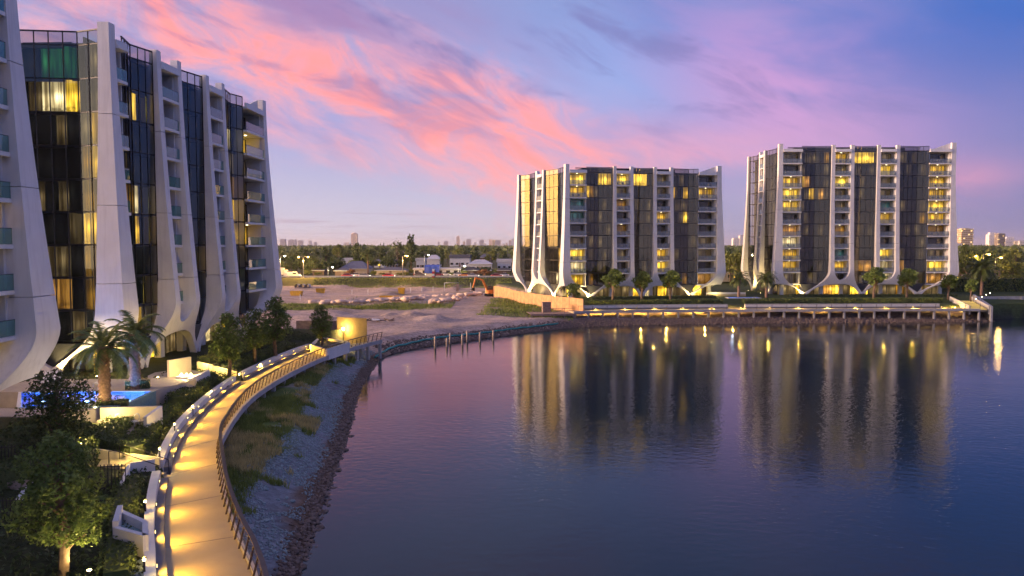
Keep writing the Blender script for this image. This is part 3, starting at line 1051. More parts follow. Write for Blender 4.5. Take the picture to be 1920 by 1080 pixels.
def glass_bay(bld, fr, u0, u1, z0, N, ncol, lit, fold=0.85, fpos=0.5, rows_lo=-1, near=False, vfoot=None, zg=4.0, painted_reflection=None, tail=0):
    """folded curtain wall; panes are its pieces. lit: {(row from top, col): kind}"""
    def O(q):   # fold depth at fraction q
        return -fold * (q / fpos if q < fpos else (1 - q) / (1 - fpos))
    zt = z0 + N * ST + 1.25
    cw = MB()
    W = u1 - u0
    us = [u0 + W * c / ncol for c in range(ncol + 1)]
    # snap the fold to a pane line
    kf = round(fpos * ncol); fpos = kf / ncol
    os_ = [O(c / ncol) for c in range(ncol + 1)]
    for c in range(ncol + 1):
        a = fr.p(us[c], os_[c] + .03, z0 - ST); b = fr.p(us[c], os_[c] + .03, zt)
        cw.bar(a, b, .05, .10)
    for k in range(rows_lo, N + 1):
        zz = z0 + k * ST
        for (c0, c1) in ((0, kf), (kf, ncol)):
            cw.bar(fr.p(us[c0], os_[c0] - .06, zz), fr.p(us[c1], os_[c1] - .06, zz), .10, .16)
    for (c0, c1) in ((0, kf), (kf, ncol)):
        cw.bar(fr.p(us[c0], os_[c0], zt), fr.p(us[c1], os_[c1], zt), .16, .12)
    wall = cw.build('curtain_wall', M['mull'], bld)
    pk, pm = ('pane_near', M['pane_near']) if near else ('pane', M['pane'])
    g = .025
    for k in range(rows_lo, N + 1):
        za, zb_ = z0 + k * ST + .06, z0 + (k + 1) * ST - .06
        if k == N: zb_ = zt - .06
        for c in range(ncol):
            place_panel('pane', pk, pm, fr, wall, us[c] + g, os_[c], us[c + 1] - g, os_[c + 1], za, zb_)
        if k == N: continue
        r_ = N - 1 - k
        # rooms behind: runs of equal state
        st = [lit.get((r_, c)) or ('dim' if RNG.random() < .16 else 'dark') for c in range(ncol)]
        if painted_reflection and painted_reflection[0] <= r_ <= painted_reflection[1]:  # gold reflection painted into this half of the glass as glowing panels
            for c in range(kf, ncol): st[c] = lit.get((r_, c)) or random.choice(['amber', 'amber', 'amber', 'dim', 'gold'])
        c = 0
        while c < ncol:
            e_ = c
            if c >= ncol - tail:
                place_room(st[c], fr, wall, us[c] + .02, os_[c] - .2, us[c + 1] - .02, os_[c + 1] - .2, za - .1, zb_ + .1)
                c += 1
                continue
            while e_ + 1 < ncol - tail and st[e_ + 1] == st[c]: e_ += 1
            room_panel('room', st[c], fr, wall, us[c] + .02, us[e_ + 1] - .02, -fold - .55, za - .1, zb_ + .1)
            c = e_ + 1
    # floor plates and side returns
    fl = MB()
    for k in range(rows_lo, N + 1):
        zz = z0 + k * ST
        fl.hexa([fr.p(u0 + .03, -.14, zz - .15), fr.p(u1 - .03, -.14, zz - .15), fr.p(u1 - .03, -fold - 2.9, zz - .15), fr.p(u0 + .03, -fold - 2.9, zz - .15),
                 fr.p(u0 + .03, -.14 - fold * .0, zz + .12), fr.p(u1 - .03, -.14, zz + .12), fr.p(u1 - .03, -fold - 2.9, zz + .12), fr.p(u0 + .03, -fold - 2.9, zz + .12)]) if False else None
    # lower tip behind the ribbons
    if vfoot is not None:
        tip = MB()
        tip.add([fr.p(u0 + .2, -.12, z0 + rows_lo * ST - .05), fr.p(u1 - .2, -.12, z0 + rows_lo * ST - .05), fr.p(vfoot, -.12, zg + .9)], [(0, 2, 1)])
        tip.build('petal_glass', M['spandrel'], wall)
    return wall


def balcony_bay(bld, fr, u0, u1, z0, N, lit, near=False, depth=2.1, proj=0.55, wall_l=True, wall_r=True, furniture=True):
    bm_ = M['balu'] if near else M['balu_far']
    back = MB()
    back.hexa([fr.p(u0, -depth - .2, z0 - ST), fr.p(u1, -depth - .2, z0 - ST), fr.p(u1, -depth - .35, z0 - ST), fr.p(u0, -depth - .35, z0 - ST),
               fr.p(u0, -depth - .2, z0 + N * ST), fr.p(u1, -depth - .2, z0 + N * ST), fr.p(u1, -depth - .35, z0 + N * ST), fr.p(u0, -depth - .35, z0 + N * ST)])
    for s_, uu, w_ in ((1, u0, wall_l), (-1, u1, wall_r)):
        if w_:
            back.hexa([fr.p(uu, -.02, z0 - ST), fr.p(uu + s_ * .22, -.02, z0 - ST), fr.p(uu + s_ * .22, -depth - .2, z0 - ST), fr.p(uu, -depth - .2, z0 - ST),
                       fr.p(uu, -.02, z0 + N * ST), fr.p(uu + s_ * .22, -.02, z0 + N * ST), fr.p(uu + s_ * .22, -depth - .2, z0 + N * ST), fr.p(uu, -depth - .2, z0 + N * ST)])
    back.build('recess_wall', M['white'], bld)
    for k in range(-1, N + 1):
        zz = z0 + k * ST
        sl = MB()
        pj = proj if k < N else 0.75
        if k == -1: pj = -0.3
        sl.hexa([fr.p(u0 + .01, pj, zz - .28), fr.p(u1 - .01, pj, zz - .28), fr.p(u1 - .01, -depth - .19, zz - .28), fr.p(u0 + .01, -depth - .19, zz - .28),
                 fr.p(u0 + .01, pj, zz), fr.p(u1 - .01, pj, zz), fr.p(u1 - .01, -depth - .19, zz), fr.p(u0 + .01, -depth - .19, zz)])
        if k == N:
            sl.hexa([fr.p(u0 + .01, .6, zz), fr.p(u1 - .01, .6, zz), fr.p(u1 - .01, .3, zz), fr.p(u0 + .01, .3, zz),
                     fr.p(u0 + .01, .6, zz + .5), fr.p(u1 - .01, .6, zz + .5), fr.p(u1 - .01, .3, zz + .5), fr.p(u0 + .01, .3, zz + .5)])
            sl.build('roof_edge', M['slab'], bld)
            continue
        slab = sl.build('balcony', M['slab'], bld)
        if k >= 0:
            place_panel('balustrade', 'balu_near' if near else 'balu_far', bm_, fr, slab, u0 + .04, pj - .07, u1 - .04, pj - .07, zz + .03, zz + 1.08, .03)
            hr = MB().bar(fr.p(u0 + .02, pj - .07, zz + 1.10), fr.p(u1 - .02, pj - .07, zz + 1.10), .05, .04)
            hr.build('handrail', M['mull'], slab)
        r_ = N - 1 - k
        kind = lit.get(r_) or ('dim' if RNG.random() < .25 else 'dark')
        w = u1 - u0 - .5
        door = MB()
        nd = 3
        for q in range(nd + 1):
            uu = u0 + .25 + w * q / nd
            door.bar(fr.p(uu, -depth + .02, zz), fr.p(uu, -depth + .02, zz + 2.55), .07, .06)
        for h_ in (.04, 2.55):
            door.bar(fr.p(u0 + .25, -depth + .02, zz + h_), fr.p(u1 - .25, -depth + .02, zz + h_), .06, .08)
        d_ = door.build('sliding_door', M['mull'], slab)
        place_panel('pane', 'door_pane', M['pane'], fr, d_, u0 + .27, -depth, u1 - .27, -depth, zz + .05, zz + 2.52, .02)
        room_panel('room', kind, fr, d_, u0 + .26, u1 - .26, -depth - .12, zz + .03, zz + 2.54)
        if kind in ('lit', 'gold', 'orange'):
            # ceiling light of the balcony
            lm = MB().lathe([(.16, 0), (.16, .05)], tuple(fr.p((u0 + u1) / 2, -.9, zz + ST - .28 - .06)), 8)
            lo = lm.build('ceiling_light', M['lamp_ceiling'], slab)
        if furniture and k >= 0:
            rr = random.Random(int(u0 * 31) + k * 7)
            if rr.random() < .6:
                tb = MB(); uc = u0 + (u1 - u0) * rr.uniform(.35, .65)
                c = fr.p(uc, -.7, zz)
                tb.lathe([(.28, 0), (.05, .03), (.05, .68), (.42, .70), (.42, .74)], tuple(c), 8)
                for q in (-1, 1):
                    c2 = fr.p(uc + q * .75, -.7, zz)
                    tb.box(c2.x - .22, c2.x + .22, c2.y - .22, c2.y + .22, zz + .38, zz + .46)
                    tb.box(c2.x - .22, c2.x + .22, c2.y + .16, c2.y + .22, zz + .46, zz + .85)
                    for a in (-.18, .18):
                        for b in (-.18, .18): tb.box(c2.x + a - .02, c2.x + a + .02, c2.y + b - .02, c2.y + b + .02, zz, zz + .38)
                tb.build('balcony_furniture', M['mull'], slab)


def make_building(name, p0, p1, side_vec, side_len, N, zoff, label, lits, near=False, front=True, side=True, zg=4.0, lay=None, group='white-finned apartment buildings'):
    """p0, p1: ends of the lake front, left to right as seen from the lake"""
    z0 = 10.15 + zoff
    FLARE[0] = 1.5 if near else 1.05
    d = (p1[0] - p0[0], p1[1] - p0[1]); W = math.hypot(*d)
    rz = math.atan2(d[1], d[0])
    bld = empty(name, (p0[0], p0[1], 0), rz)
    tag(bld, label, 'building', group)
    k = W / 44.4
    fr = Fr((0, 0), (1, 0))
    zr = z0 + N * ST; ztop = zr + 1.5
    # local side direction
    c, s_ = math.cos(-rz), math.sin(-rz)
    sv = Vector((side_vec[0] * c - side_vec[1] * s_, side_vec[0] * s_ + side_vec[1] * c)).normalized()
    fs = Fr((sv.x * side_len, sv.y * side_len), (-sv.x, -sv.y))
    ang = math.acos(max(-1, min(1, fr.n.dot(fs.n)))); mit = math.tan(ang / 2)
    P1, P2 = 16.0 * k, 27.65 * k
    ai, ao = 2.0 * k, 2.98 * k
    V1, V2, V3 = 6.9 * k, 21.8 * k, 36.2 * k
    b0e, g3e = 5.6 * k, 38.1 * k
    if lay: b0e, P1, P2, g3e, ai, ao, V1, V2, V3 = lay
    fw = 0.7
    if front:
        half_fin(fr, 0, 1, 0, fw, V1, z0, ztop + .3, zg, bld, mit, True)
        half_fin(fr, P1, -1, ai, ao, P1 - V1, z0, ztop, zg, bld)
        half_fin(fr, P1, 1, ai, ao, V2 - P1, z0, ztop, zg, bld)
        half_fin(fr, P2, -1, ai, ao, P2 - V2, z0, ztop, zg, bld)
        half_fin(fr, P2, 1, ai, ao, V3 - P2, z0, ztop, zg, bld)
        balcony_bay(bld, fr, fw, b0e, z0, N, lits.get('B0', {}), near)
        glass_bay(bld, fr, b0e, P1 - ao + .02, z0, N, 6, lits.get('G1', {}), .75, .5, near=near, vfoot=V1, zg=zg)
        balcony_bay(bld, fr, P1 - ai, P1 + ai, z0, N, lits.get('P1', {}), near)
        glass_bay(bld, fr, P1 + ao - .02, P2 - ao + .02, z0, N, 5, lits.get('G2', {}), .95, .4, near=near, vfoot=V2, zg=zg)
        balcony_bay(bld, fr, P2 - ai, P2 + ai, z0, N, lits.get('P2', {}), near)
        glass_bay(bld, fr, P2 + ao - .02, g3e, z0, N, 6, lits.get('G3', {}), .75, .67, near=near, vfoot=V3, zg=zg)
    balcony_bay(bld, fr, g3e, W - fw - .1, z0, N, lits.get('B3', {}), near)
    half_fin(fr, W, -1, 0, fw + .1, W - V3, z0, ztop + .6, zg, bld, 1.0, True)
    # right return (turns the far corner)
    frr = Fr((W, 0), (0, 1))
    half_fin(frr, 0, 1, 0, fw, 7.0, z0, ztop + .6, zg, bld, 1.0, True)
    if side:
        L = side_len
        PA = L * .49; ain, aout = 1.5, 2.5
        VA, VB = L * .20, L * .77
        half_fin(fs, L, -1, 0, fw, L - VB, z0, ztop + .3, zg, bld, mit, True)
        half_fin(fs, PA, 1, ain, aout, VB - PA, z0, ztop, zg, bld)
        half_fin(fs, PA, -1, ain, aout, PA - VA, z0, ztop, zg, bld)
        half_fin(fs, 0, 1, 0, fw, VA, z0, ztop, zg, bld, 1.0, True)
        glass_bay(bld, fs, PA + aout, L - fw, z0, N, 8 if near else 6, lits.get('SB', {}), .9, .75 if near else .5, near=near, vfoot=VB, zg=zg, painted_reflection=lits.get('SB_painted_refl'), tail=3)
        glass_bay(bld, fs, fw, PA - aout, z0, N, 5, lits.get('SA', {}), .9, .5, near=near, vfoot=VA, zg=zg)
        balcony_bay(bld, fs, PA - ain, PA + ain, z0, N, lits.get('SP', {}), near, furniture=False)
    # core: set back behind the glazing
    inn = 2.75
    a = Vector((0, 0)) + Vector((1, 0)) * inn + sv * inn
    b = Vector((W - .35, inn))
    c_ = Vector((W - .35, 0)) + Vector((0, 1)) * (side_len - inn)
    d_ = sv * (side_len - inn) + Vector((inn, 0))
    core = MB().prism([tuple(a), tuple(b), tuple(c_), tuple(d_)], zg - .3, zr - .02)
    core.build('core', M['core'], bld)
    # floor plates close the storeys at the glass line
    fp = MB()
    a2 = Vector((.5, 0)) + sv * .5
    rec = 1.0
    for q in range(-1, N + 1):
        zz = z0 + q * ST
        aa = Vector((rec, rec)) + sv * .2
        pl = [(aa.x, 1.0), (W - .4, 1.0), (W - .4, inn + .3), (inn + .4, inn + .3), (sv.x * (side_len - .5) + inn + .4, sv.y * (side_len - .5)), (sv.x * (side_len - .5) + 1.0, sv.y * (side_len - .5))]
        fp.prism(pl, zz - .16, zz + .10 if q < N else zz + .06)
    fp.build('floor_plate', M['core'], bld)
    # roof with plant screen
    rf = MB().prism([(aa.x + .2, 1.2), (W - .4, 1.2), (W - .4, side_len - 1.2), (sv.x * side_len + 1.4, sv.y * side_len - 1.2)], zr + .08, zr + .3)
    roof = rf.build('roof', M['core'], bld)
    if front:
        ps = MB()
        for uu in np.arange(3.5, W - 6.5, .28):
            ps.box(uu, uu + .10, 4.2, 4.3, zr + .3, zr + 1.5)
        ps.box(3.4, W - 6.4, 4.15, 4.2, zr + 1.38, zr + 1.5)
        ps.box(6, W - 9, 7, 12, zr + .3, zr + 1.7)
        ps.build('plant_screen', M['mull'], roof)
        # sloped parapet wing on the corner
        wg = MB()
        wg.hexa([(W - 4.6, .25, zr + .02), (W - .9, .25, zr + .02), (W - .9, .5, zr + .02), (W - 4.6, .5, zr + .02), (W - 4.6, .25, zr + .7), (W - .9, .25, ztop + .5), (W - .9, .5, ztop + .5), (W - 4.6, .5, zr + .7)])
        wg.build('parapet', M['fin'], roof)
    # undercroft
    nc = int(W / 5.2)
    cme = MB().box(-.45, .45, -.35, .35, zg - .4, z0 - ST - .27).mesh('column', M['white'])
    for q in range(nc + 1):
        ob('column', cme, bld, (1.6 + (W - 3.2) * q / nc, 1.85, 0))
    so = MB().prism([(.4, .5), (W - .5, .5), (W - .5, inn + 1), (.4, inn + 1)], z0 - ST - .26, z0 - ST - .17)
    so.build('soffit', M['slab'], bld)
    ng = int(W / 2.4)
    for q in range(ng):
        ua, ub = .8 + (W - 1.6) * q / ng, .8 + (W - 1.6) * (q + 1) / ng
        rk = 'lit' if RNG.random() < .16 else ('gold' if RNG.random() < .1 else 'dim')
        fb_ = MB()
        fb_.box(ua, ua + .08, inn - .12, inn - .02, zg, z0 - ST - .3)
        fb_.box(ua, ub, inn - .12, inn - .02, z0 - ST - .42, z0 - ST - .3)
        lw = fb_.build('lobby_window', M['mull'], bld)
        room_panel('room', rk, fr, lw, ua + .1, ub - .03, -inn + .06, zg + .1, z0 - ST - .4)
    return bld


_L = lambda ks, kind='lit': {k_: kind for k_ in ks}
lits_C = {
    'B0': {2: 'lit', 3: 'lit', 4: 'lit', 6: 'orange', 7: 'lit', 8: 'gold', 9: 'gold'},
    'G1': {(0, 5): 'gold', (2, 0): 'gold', (2, 1): 'orange', (3, 1): 'dim', (3, 2): 'gold', (3, 4): 'orange', (0, 2): 'dim', (0, 3): 'dim'},
    'P1': {0: 'gold', 2: 'lit', 6: 'gold', 8: 'teal', 9: 'gold', 3: 'dim'},
    'G2': {(0, 0): 'lit', (0, 1): 'lit', (0, 2): 'lit', (0, 3): 'lit', (0, 4): 'lit', (9, 2): 'orange', (9, 3): 'orange', (9, 4): 'orange', (6, 2): 'dim'},
    'P2': {1: 'lit', 2: 'dim', 4: 'teal', 5: 'gold', 8: 'lit', 9: 'lit', 10: 'lit', 0: 'dim'},
    'G3': {(9, 0): 'orange', (9, 1): 'orange', (0, 3): 'dim', (1, 5): 'dim', (4, 5): 'dim', (5, 5): 'gold'},
    'B3': {1: 'lit', 2: 'gold', 3: 'lit', 4: 'lit', 5: 'gold', 6: 'gold', 8: 'dim', 9: 'lit', 10: 'gold'},
    'SB': {(6, 2): 'orange', (7, 4): 'lit', (8, 4): 'gold', (10, 3): 'gold'},
}
lits_B = {
    'B0': {0: 'lit', 1: 'lit', 2: 'teal', 3: 'teal', 5: 'dim', 6: 'lit', 7: 'lit', 8: 'gold'},
    'G1': {(0, 3): 'lit', (0, 4): 'lit', (0, 5): 'gold', (1, 0): 'lit', (1, 1): 'gold', (6, 1): 'dim', (6, 4): 'dim', (8, 1): 'gold'},
    'P1': {0: 'lit', 2: 'gold', 4: 'gold', 1: 'dim', 6: 'dim'},
    'G2': {(0, 0): 'lit', (0, 1): 'lit', (0, 2): 'lit', (0, 3): 'lit', (3, 4): 'dim'},
    'P2': {3: 'gold', 6: 'lit', 7: 'lit', 1: 'dim', 0: 'dim'},
    'G3': {(1, 0): 'lit', (1, 3): 'gold', (3, 3): 'lit', (6, 1): 'dim', (8, 3): 'gold'},
    'B3': {1: 'lit', 5: 'dim', 6: 'dim', 8: 'gold'},
    'SB': {(6, 3): 'gold', (8, 2): 'lit', (7, 3): 'gold', (8, 4): 'gold'}, 'SA': {(7, 2): 'orange', (8, 2): 'orange'},
}
lits_A = {
    'B0': {3: 'gold', 5: 'dim', 7: 'orange', 8: 'gold'},
    'G1': {(1, 4): 'lit', (4, 3): 'gold', (4, 4): 'lit', (4, 2): 'orange', (7, 2): 'lit', (7, 3): 'lit', (7, 1): 'gold', (8, 4): 'gold', (5, 4): 'gold'},
    'P1': {4: 'dim', 7: 'gold'},
    'G2': {(4, 1): 'dim', (6, 3): 'gold'},
    'P2': {6: 'gold', 7: 'dim'},
    'G3': {(1, 3): 'lit', (1, 4): 'lit', (3, 3): 'gold', (3, 4): 'gold', (3, 5): 'gold', (4, 3): 'gold', (4, 4): 'gold', (4, 5): 'gold', (5, 3): 'gold', (5, 4): 'gold', (5, 5): 'gold', (3, 2): 'gold', (4, 2): 'gold'},  # block of gold cells stands in for a gold reflection on this bay
    'B3': {1: 'lit', 3: 'dim', 5: 'gold', 6: 'dim', 2: 'dim'},
    'SB': {**{(0, c): 'green' for c in (3, 4, 5)}, **{(1, c): 'lit' for c in (3, 4, 5)}, (4, 4): 'dim', (5, 5): 'dim', **{(6, c): 'dim' for c in (3, 4)}, **{(7, c): 'gold' for c in (3, 4)}, (8, 5): 'dim', (0, 7): 'dim', (1, 7): 'dim'},
    'SB_painted_refl': (2, 7),  # rows whose gold reflection is put in as glowing room panels
}
make_building('apartment_building', (68.8, 200.0), (113.3, 200.0), (0, 1), 26.0, 10, 0.0,
              'tallest white-finned apartment block, eleven storeys, standing by itself at the far right shore', lits_C)
make_building('apartment_building', (13.3, 190.0), (52.6, 197.6), (-11.2, 25.5), 28.0, 8, 0.0,
              'nine-storey white-finned apartment block in the middle, its side glass mirroring gold sunset', lits_B)
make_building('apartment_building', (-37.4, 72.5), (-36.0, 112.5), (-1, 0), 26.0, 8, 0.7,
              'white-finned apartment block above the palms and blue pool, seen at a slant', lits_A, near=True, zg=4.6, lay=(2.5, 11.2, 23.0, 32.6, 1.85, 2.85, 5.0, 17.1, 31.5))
make_building('apartment_building', (-34.5, 13.0), (-34.4, 53.4), (-1, 0), 24.0, 8, 0.7,
              'apartment block cut off by the left picture edge, green glass balconies beside one big fin', {'B3': {0: 'dim', 3: 'dim', 5: 'gold', 6: 'dim', 8: 'lit', 2: 'gold'}}, near=True, front=False, side=False, zg=4.6)

# ================================================================== BOARDWALKS
DECK = 2.8
M['lamp_step'] = emis('step_light_glow', (1.0, .66, .14), 1.1)
M['amber_wall'] = mat('amber_screen', (.50, .36, .16), 0.8, 0.12, 1.0, 0.1, 10)
M['lamp_soft'] = emis('soft_lamp_glow', (1.0, .70, .22), 5.0)
M['kerb'] = mat('slate_kerb', (.15, .15, .165), 0.75, 0.12, 1.2, 0.1, 14)
M['wall'] = mat('white_garden_wall', (.74, .72, .70), 0.7, 0.06, 0.7, 0.08, 14, dirt=(0.9, (.5, .48, .46), 0.25))
M['cream'] = mat('cream_wall', (.70, .60, .42), 0.75, 0.08, 0.8, 0.1, 12)
M['ply'] = mat('orange_hoarding', (.62, .34, .15), 0.75, 0.22, 0.9, 0.1, 10, dirt=(1.4, (.40, .22, .12), 0.4))
M['timber'] = mat('weathered_timber', (.30, .21, .17), 0.85, 0.25, 2.0, 0.3, 14)
M['pile'] = mat('pile_timber', (.42, .34, .28), 0.85, 0.3, 2.0, 0.3, 14)
M['teal'] = mat('teal_silt_boom', (.02, .28, .26), 0.55, 0.2, 2.0)
M['rock_grey'] = mat('grey_rock', (.24, .31, .32), 0.85, 0.25, 2.5, 0.4, 9)
M['rock_brown'] = mat('brown_rock', (.17, .125, .10), 0.9, 0.35, 2.5, 0.4, 9)
M['rock_sand'] = mat('sandstone', (.75, .55, .42), 0.9, 0.2, 1.5, 0.3, 8)
M['plastic_white'] = mat('white_plastic', (.8, .8, .78), 0.4, 0.03, 1)
M['terrace'] = mat('terrace_paving', (.42, .37, .33), 0.7, 0.10, 1.2, 0.08, 10)
M['turf'] = mat('ground_cover_soil', (.05, .05, .03), 0.95, 0.4, 2.0)


def frac_line(pts, n):
    ln = smooth_line(pts, 0.5)
    d_ = np.concatenate([[0], np.cumsum(np.linalg.norm(np.diff(ln, axis=0), axis=1))])
    s_ = np.linspace(0, d_[-1], n)
    return np.stack([np.interp(s_, d_, ln[:, 0]), np.interp(s_, d_, ln[:, 1])], 1)


def offset(ln, d_):
    """move a polyline to its left by d_"""
    t_ = np.gradient(ln, axis=0); t_ /= np.linalg.norm(t_, axis=1)[:, None]
    return ln + np.stack([-t_[:, 1], t_[:, 0]], 1) * d_


def sub(ln, y0, y1):
    return ln[(ln[:, 1] >= y0) & (ln[:, 1] <= y1)]


def wall_along(ln, off0, off1, z0, z1, name, matl, parent=None, zf=None):
    a, b = offset(ln, off0), offset(ln, off1)
    mb = MB()
    A0 = [(x, y, z0) for x, y in a]; A1 = [(x, y, z1) for x, y in a]
    B0 = [(x, y, z0) for x, y in b]; B1 = [(x, y, z1) for x, y in b]
    mb.strip(A0, A1, 0, True, True); mb.strip(A1, B1, 0, True, True); mb.strip(B1, B0, 0, True, True); mb.strip(B0, A0, 0, True, True)
    mb.add([A0[0], B0[0], B1[0], A1[0]], [(0, 1, 2, 3)]); mb.add([A0[-1], B0[-1], B1[-1], A1[-1]], [(3, 2, 1, 0)])
    return mb.build(name, matl, parent)


LL = frac_line(WALL_L, 130); RR = frac_line(RAIL_R, 130)
dk = MB()
tl = [(x, y, DECK) for x, y in LL]; tr_ = [(x, y, DECK) for x, y in RR]
bl = [(x, y, DECK - .35) for x, y in LL]; br = [(x, y, DECK - .35) for x, y in RR]
dk.strip(tl, tr_, 0, True, True); dk.strip(tr_, br, 0, True, True); dk.strip(br, bl, 0, True, True); dk.strip(bl, tl, 0, True, True)
dk.add([tl[-1], tr_[-1], br[-1], bl[-1]], [(0, 1, 2, 3)])
boardwalk = tag(dk.build('boardwalk', M['deck']), 'curving concrete boardwalk with pools of yellow light', 'boardwalk', kind='structure')
wall_along(RR, -.02, -.20, DECK - .42, DECK + .10, 'edge_beam', M['concrete'], boardwalk)
# joints in the slab
for k in range(6, 130, 9):
    a, b = LL[k], RR[k]
    MB().bar((a[0], a[1], DECK + .003), (b[0], b[1], DECK + .003), .03, .008).build('joint', M['kerb'], boardwalk)
pier_me = MB().box(-.19, .19, -.19, .19, -4.2, 0).mesh('pier', M['concrete'])
RRs = smooth_line(RAIL_R, 3.6)
for (x, y), (tx, ty) in zip(RRs, np.gradient(RRs, axis=0)):
    n_ = np.array([-ty, tx]) / math.hypot(tx, ty)
    if y > 30: ob('pier', pier_me, boardwalk, (x + n_[0] * .25, y + n_[1] * .25, DECK - .36), math.atan2(ty, tx))
p_end = RR[-1]
for q in (0.35, 0.7):
    c_ = RR[-1] * (1 - q) + LL[-1] * q
    ob('pier', pier_me, boardwalk, (c_[0], c_[1] - .4, DECK - .36))


def railing(name, ln, label, side, lean=.28, hgt=1.12, step=1.3, wires=3, group=None, pw=.05, base=DECK + .1):
    """posts leaning out, flat handrail, thin rods"""
    e = empty(name, (0, 0, 0))
    pts = smooth_line(ln, step)
    t_ = np.gradient(pts, axis=0); t_ /= np.linalg.norm(t_, axis=1)[:, None]
    nrm = np.stack([-t_[:, 1], t_[:, 0]], 1) * side
    pm_ = MB().hexa([(-pw / 2, -.05, 0), (pw / 2, -.05, 0), (pw / 2, .05, 0), (-pw / 2, .05, 0), (-pw / 2, lean - .04, hgt), (pw / 2, lean - .04, hgt), (pw / 2, lean + .04, hgt), (-pw / 2, lean + .04, hgt)]).mesh('post', M['rail'])
    for p, n_ in zip(pts, nrm):
        ob('post', pm_, e, (p[0], p[1], base), math.atan2(n_[1], n_[0]) - PI / 2)
    fine = smooth_line(ln, .7)
    tf = np.gradient(fine, axis=0); tf /= np.linalg.norm(tf, axis=1)[:, None]
    nf = np.stack([-tf[:, 1], tf[:, 0]], 1) * side
    hr = MB()
    w_ = .11
    q = [[(*(p + n_ * (lean + a)), base + hgt + b) for p, n_ in zip(fine, nf)] for a, b in ((-w_, 0), (w_, 0), (w_, .06), (-w_, .06))]
    for i in range(4): hr.strip(q[i], q[(i + 1) % 4], 0, True, side > 0)
    hr.build('handrail', M['rail'], e)
    for k in range(wires):
        z_ = (k + 1) / (wires + 1)
        MB().tube([(*(p + n_ * lean * z_), base + hgt * z_) for p, n_ in zip(fine, nf)], .012, 4).build('rod', M['rail'], e)
    return tag(e, label, 'railing', group)


railing('railing', offset(RR[8:], .10), 'dark bronze railing with leaning posts along the curving near boardwalk', -1)
# slate kerb and white wall on the land side, open at two stairs
fineL = smooth_line(WALL_L, .5)
SEGS = [(20, 45.6, 'white garden wall beside the boardwalk from the picture bottom to the lower stair'),
        (47.6, 78.6, 'long white garden wall beside the boardwalk between the two stairs'),
        (80.6, 105.0, 'white garden wall beside the boardwalk from upper stair to the far planter')]
for y0, y1, lb in SEGS:
    ln = sub(fineL, y0, y1)
    e = empty('garden_wall')
    wall_along(ln, 0.0, .42, DECK - .3, DECK + .34, 'kerb', M['kerb'], e)
    wall_along(ln, .425, .88, DECK - .4, DECK + .82, 'wall', M['wall'], e)
    tag(e, lb, 'wall')
# recessed kerb lights, one every seven metres
klm = MB().box(-.14, .14, -.012, .012, -.025, .025).mesh('lens', M['lamp_soft'])
khm = MB().box(-.20, .20, -.015, .015, -.08, .08).mesh('housing', M['black'])
sl7 = smooth_line(WALL_L, 4.3)
tl7 = np.gradient(sl7, axis=0)
n_k = 0
for (x, y), (tx, ty) in zip(sl7, tl7):
    if y < 26 or y > 104 or 45.2 < y < 48 or 78.2 < y < 81: y += 1.3 if y > 40 else 0
    if y < 26: continue
    L_ = math.hypot(tx, ty); rt = Vector((ty / L_, -tx / L_, 0))
    e = empty('wall_light', (x - rt.x * .40, y - rt.y * .40, DECK + .68), math.atan2(ty, tx))
    ob('housing', khm, e, (0, .0, 0)); ob('lens', klm, e, (0, -.02, 0))
    lg = point_light('kerb_lamp', (x - rt.x * .34, y - rt.y * .34, DECK + .72), 430, (1, .50, .04), .08, None, R(165), (rt.x, rt.y, -.30), 1.0)
    lg.parent = e; lg.matrix_parent_inverse = Matrix.Translation(e.location) @ Matrix.Rotation(e.rotation_euler.z, 4, 'Z'); lg.matrix_parent_inverse.invert()
    tag(e, ORD[n_k] + ' recessed yellow wall light along the near boardwalk, counted from the picture bottom', 'light', 'wall lights of the near boardwalk')
    n_k += 1


def bollard(loc, label, group, h=.85, energy=60, color=(1, .62, .10)):
    e = empty('bollard_light', loc)
    MB().tube([(0, 0, -.1), (0, 0, h - .12)], .045, 8).build('post', M['black'], e)
    MB().lathe([(.055, h - .12), (.055, h - .02)], n=8).build('lens', M['lamp'], e)
    MB().lathe([(.10, h - .02), (.11, h), (.03, h + .03)], n=10).build('cap', M['black'], e)
    point_light('bollard_lamp', (.0, 0, h + .12), energy, color, .05, e)
    return tag(e, label, 'bollard light', group)


BP = [(270, 1039), (272, 932), (299, 835), (327, 789), (361, 752), (396, 722), (448, 689), (490, 670), (530, 655), (632, 636)]
for k, (px, py) in enumerate(BP):
    x, y = gp(px, py, 4.35)
    g_ = sdist(np.array([[x]]), np.array([[y]]), WALL_L)[0, 0]
    bollard((x, y, height(x, y)), ORD[k] + ' black bollard light in the near garden, counted away from the viewer', 'bollard lights behind the near garden wall')

# --- far boardwalk
FB = [(13.2, 165.2), (22, 167.6), (40, 169.6), (63, 170.8), (90, 171.8), (104.5, 172.2)]
fb1 = smooth_line(FB, 1.0); fb2 = offset(fb1, 3.4)
dk = MB()
tl = [(x, y, DECK) for x, y in fb2]; tr_ = [(x, y, DECK) for x, y in fb1]
bl = [(x, y, DECK - .35) for x, y in fb2]; br = [(x, y, DECK - .35) for x, y in fb1]
dk.strip(tl, tr_, 0, False, True); dk.strip(tr_, br, 0, False, True); dk.strip(br, bl, 0, False, True); dk.strip(bl, tl, 0, False, True)
for i in (0, -1): dk.add([tl[i], tr_[i], br[i], bl[i]], [(0, 1, 2, 3)])
farwalk = tag(dk.build('boardwalk', M['deck']), 'straight raised boardwalk on posts along the far shore', 'boardwalk', kind='structure')
wall_along(fb1, -.02, -.20, DECK - .45, DECK + .10, 'edge_beam', M['concrete'], farwalk)
for x, y in smooth_line(FB, 3.35):
    ob('pier', pier_me, farwalk, (x, y + .3, DECK - .36))
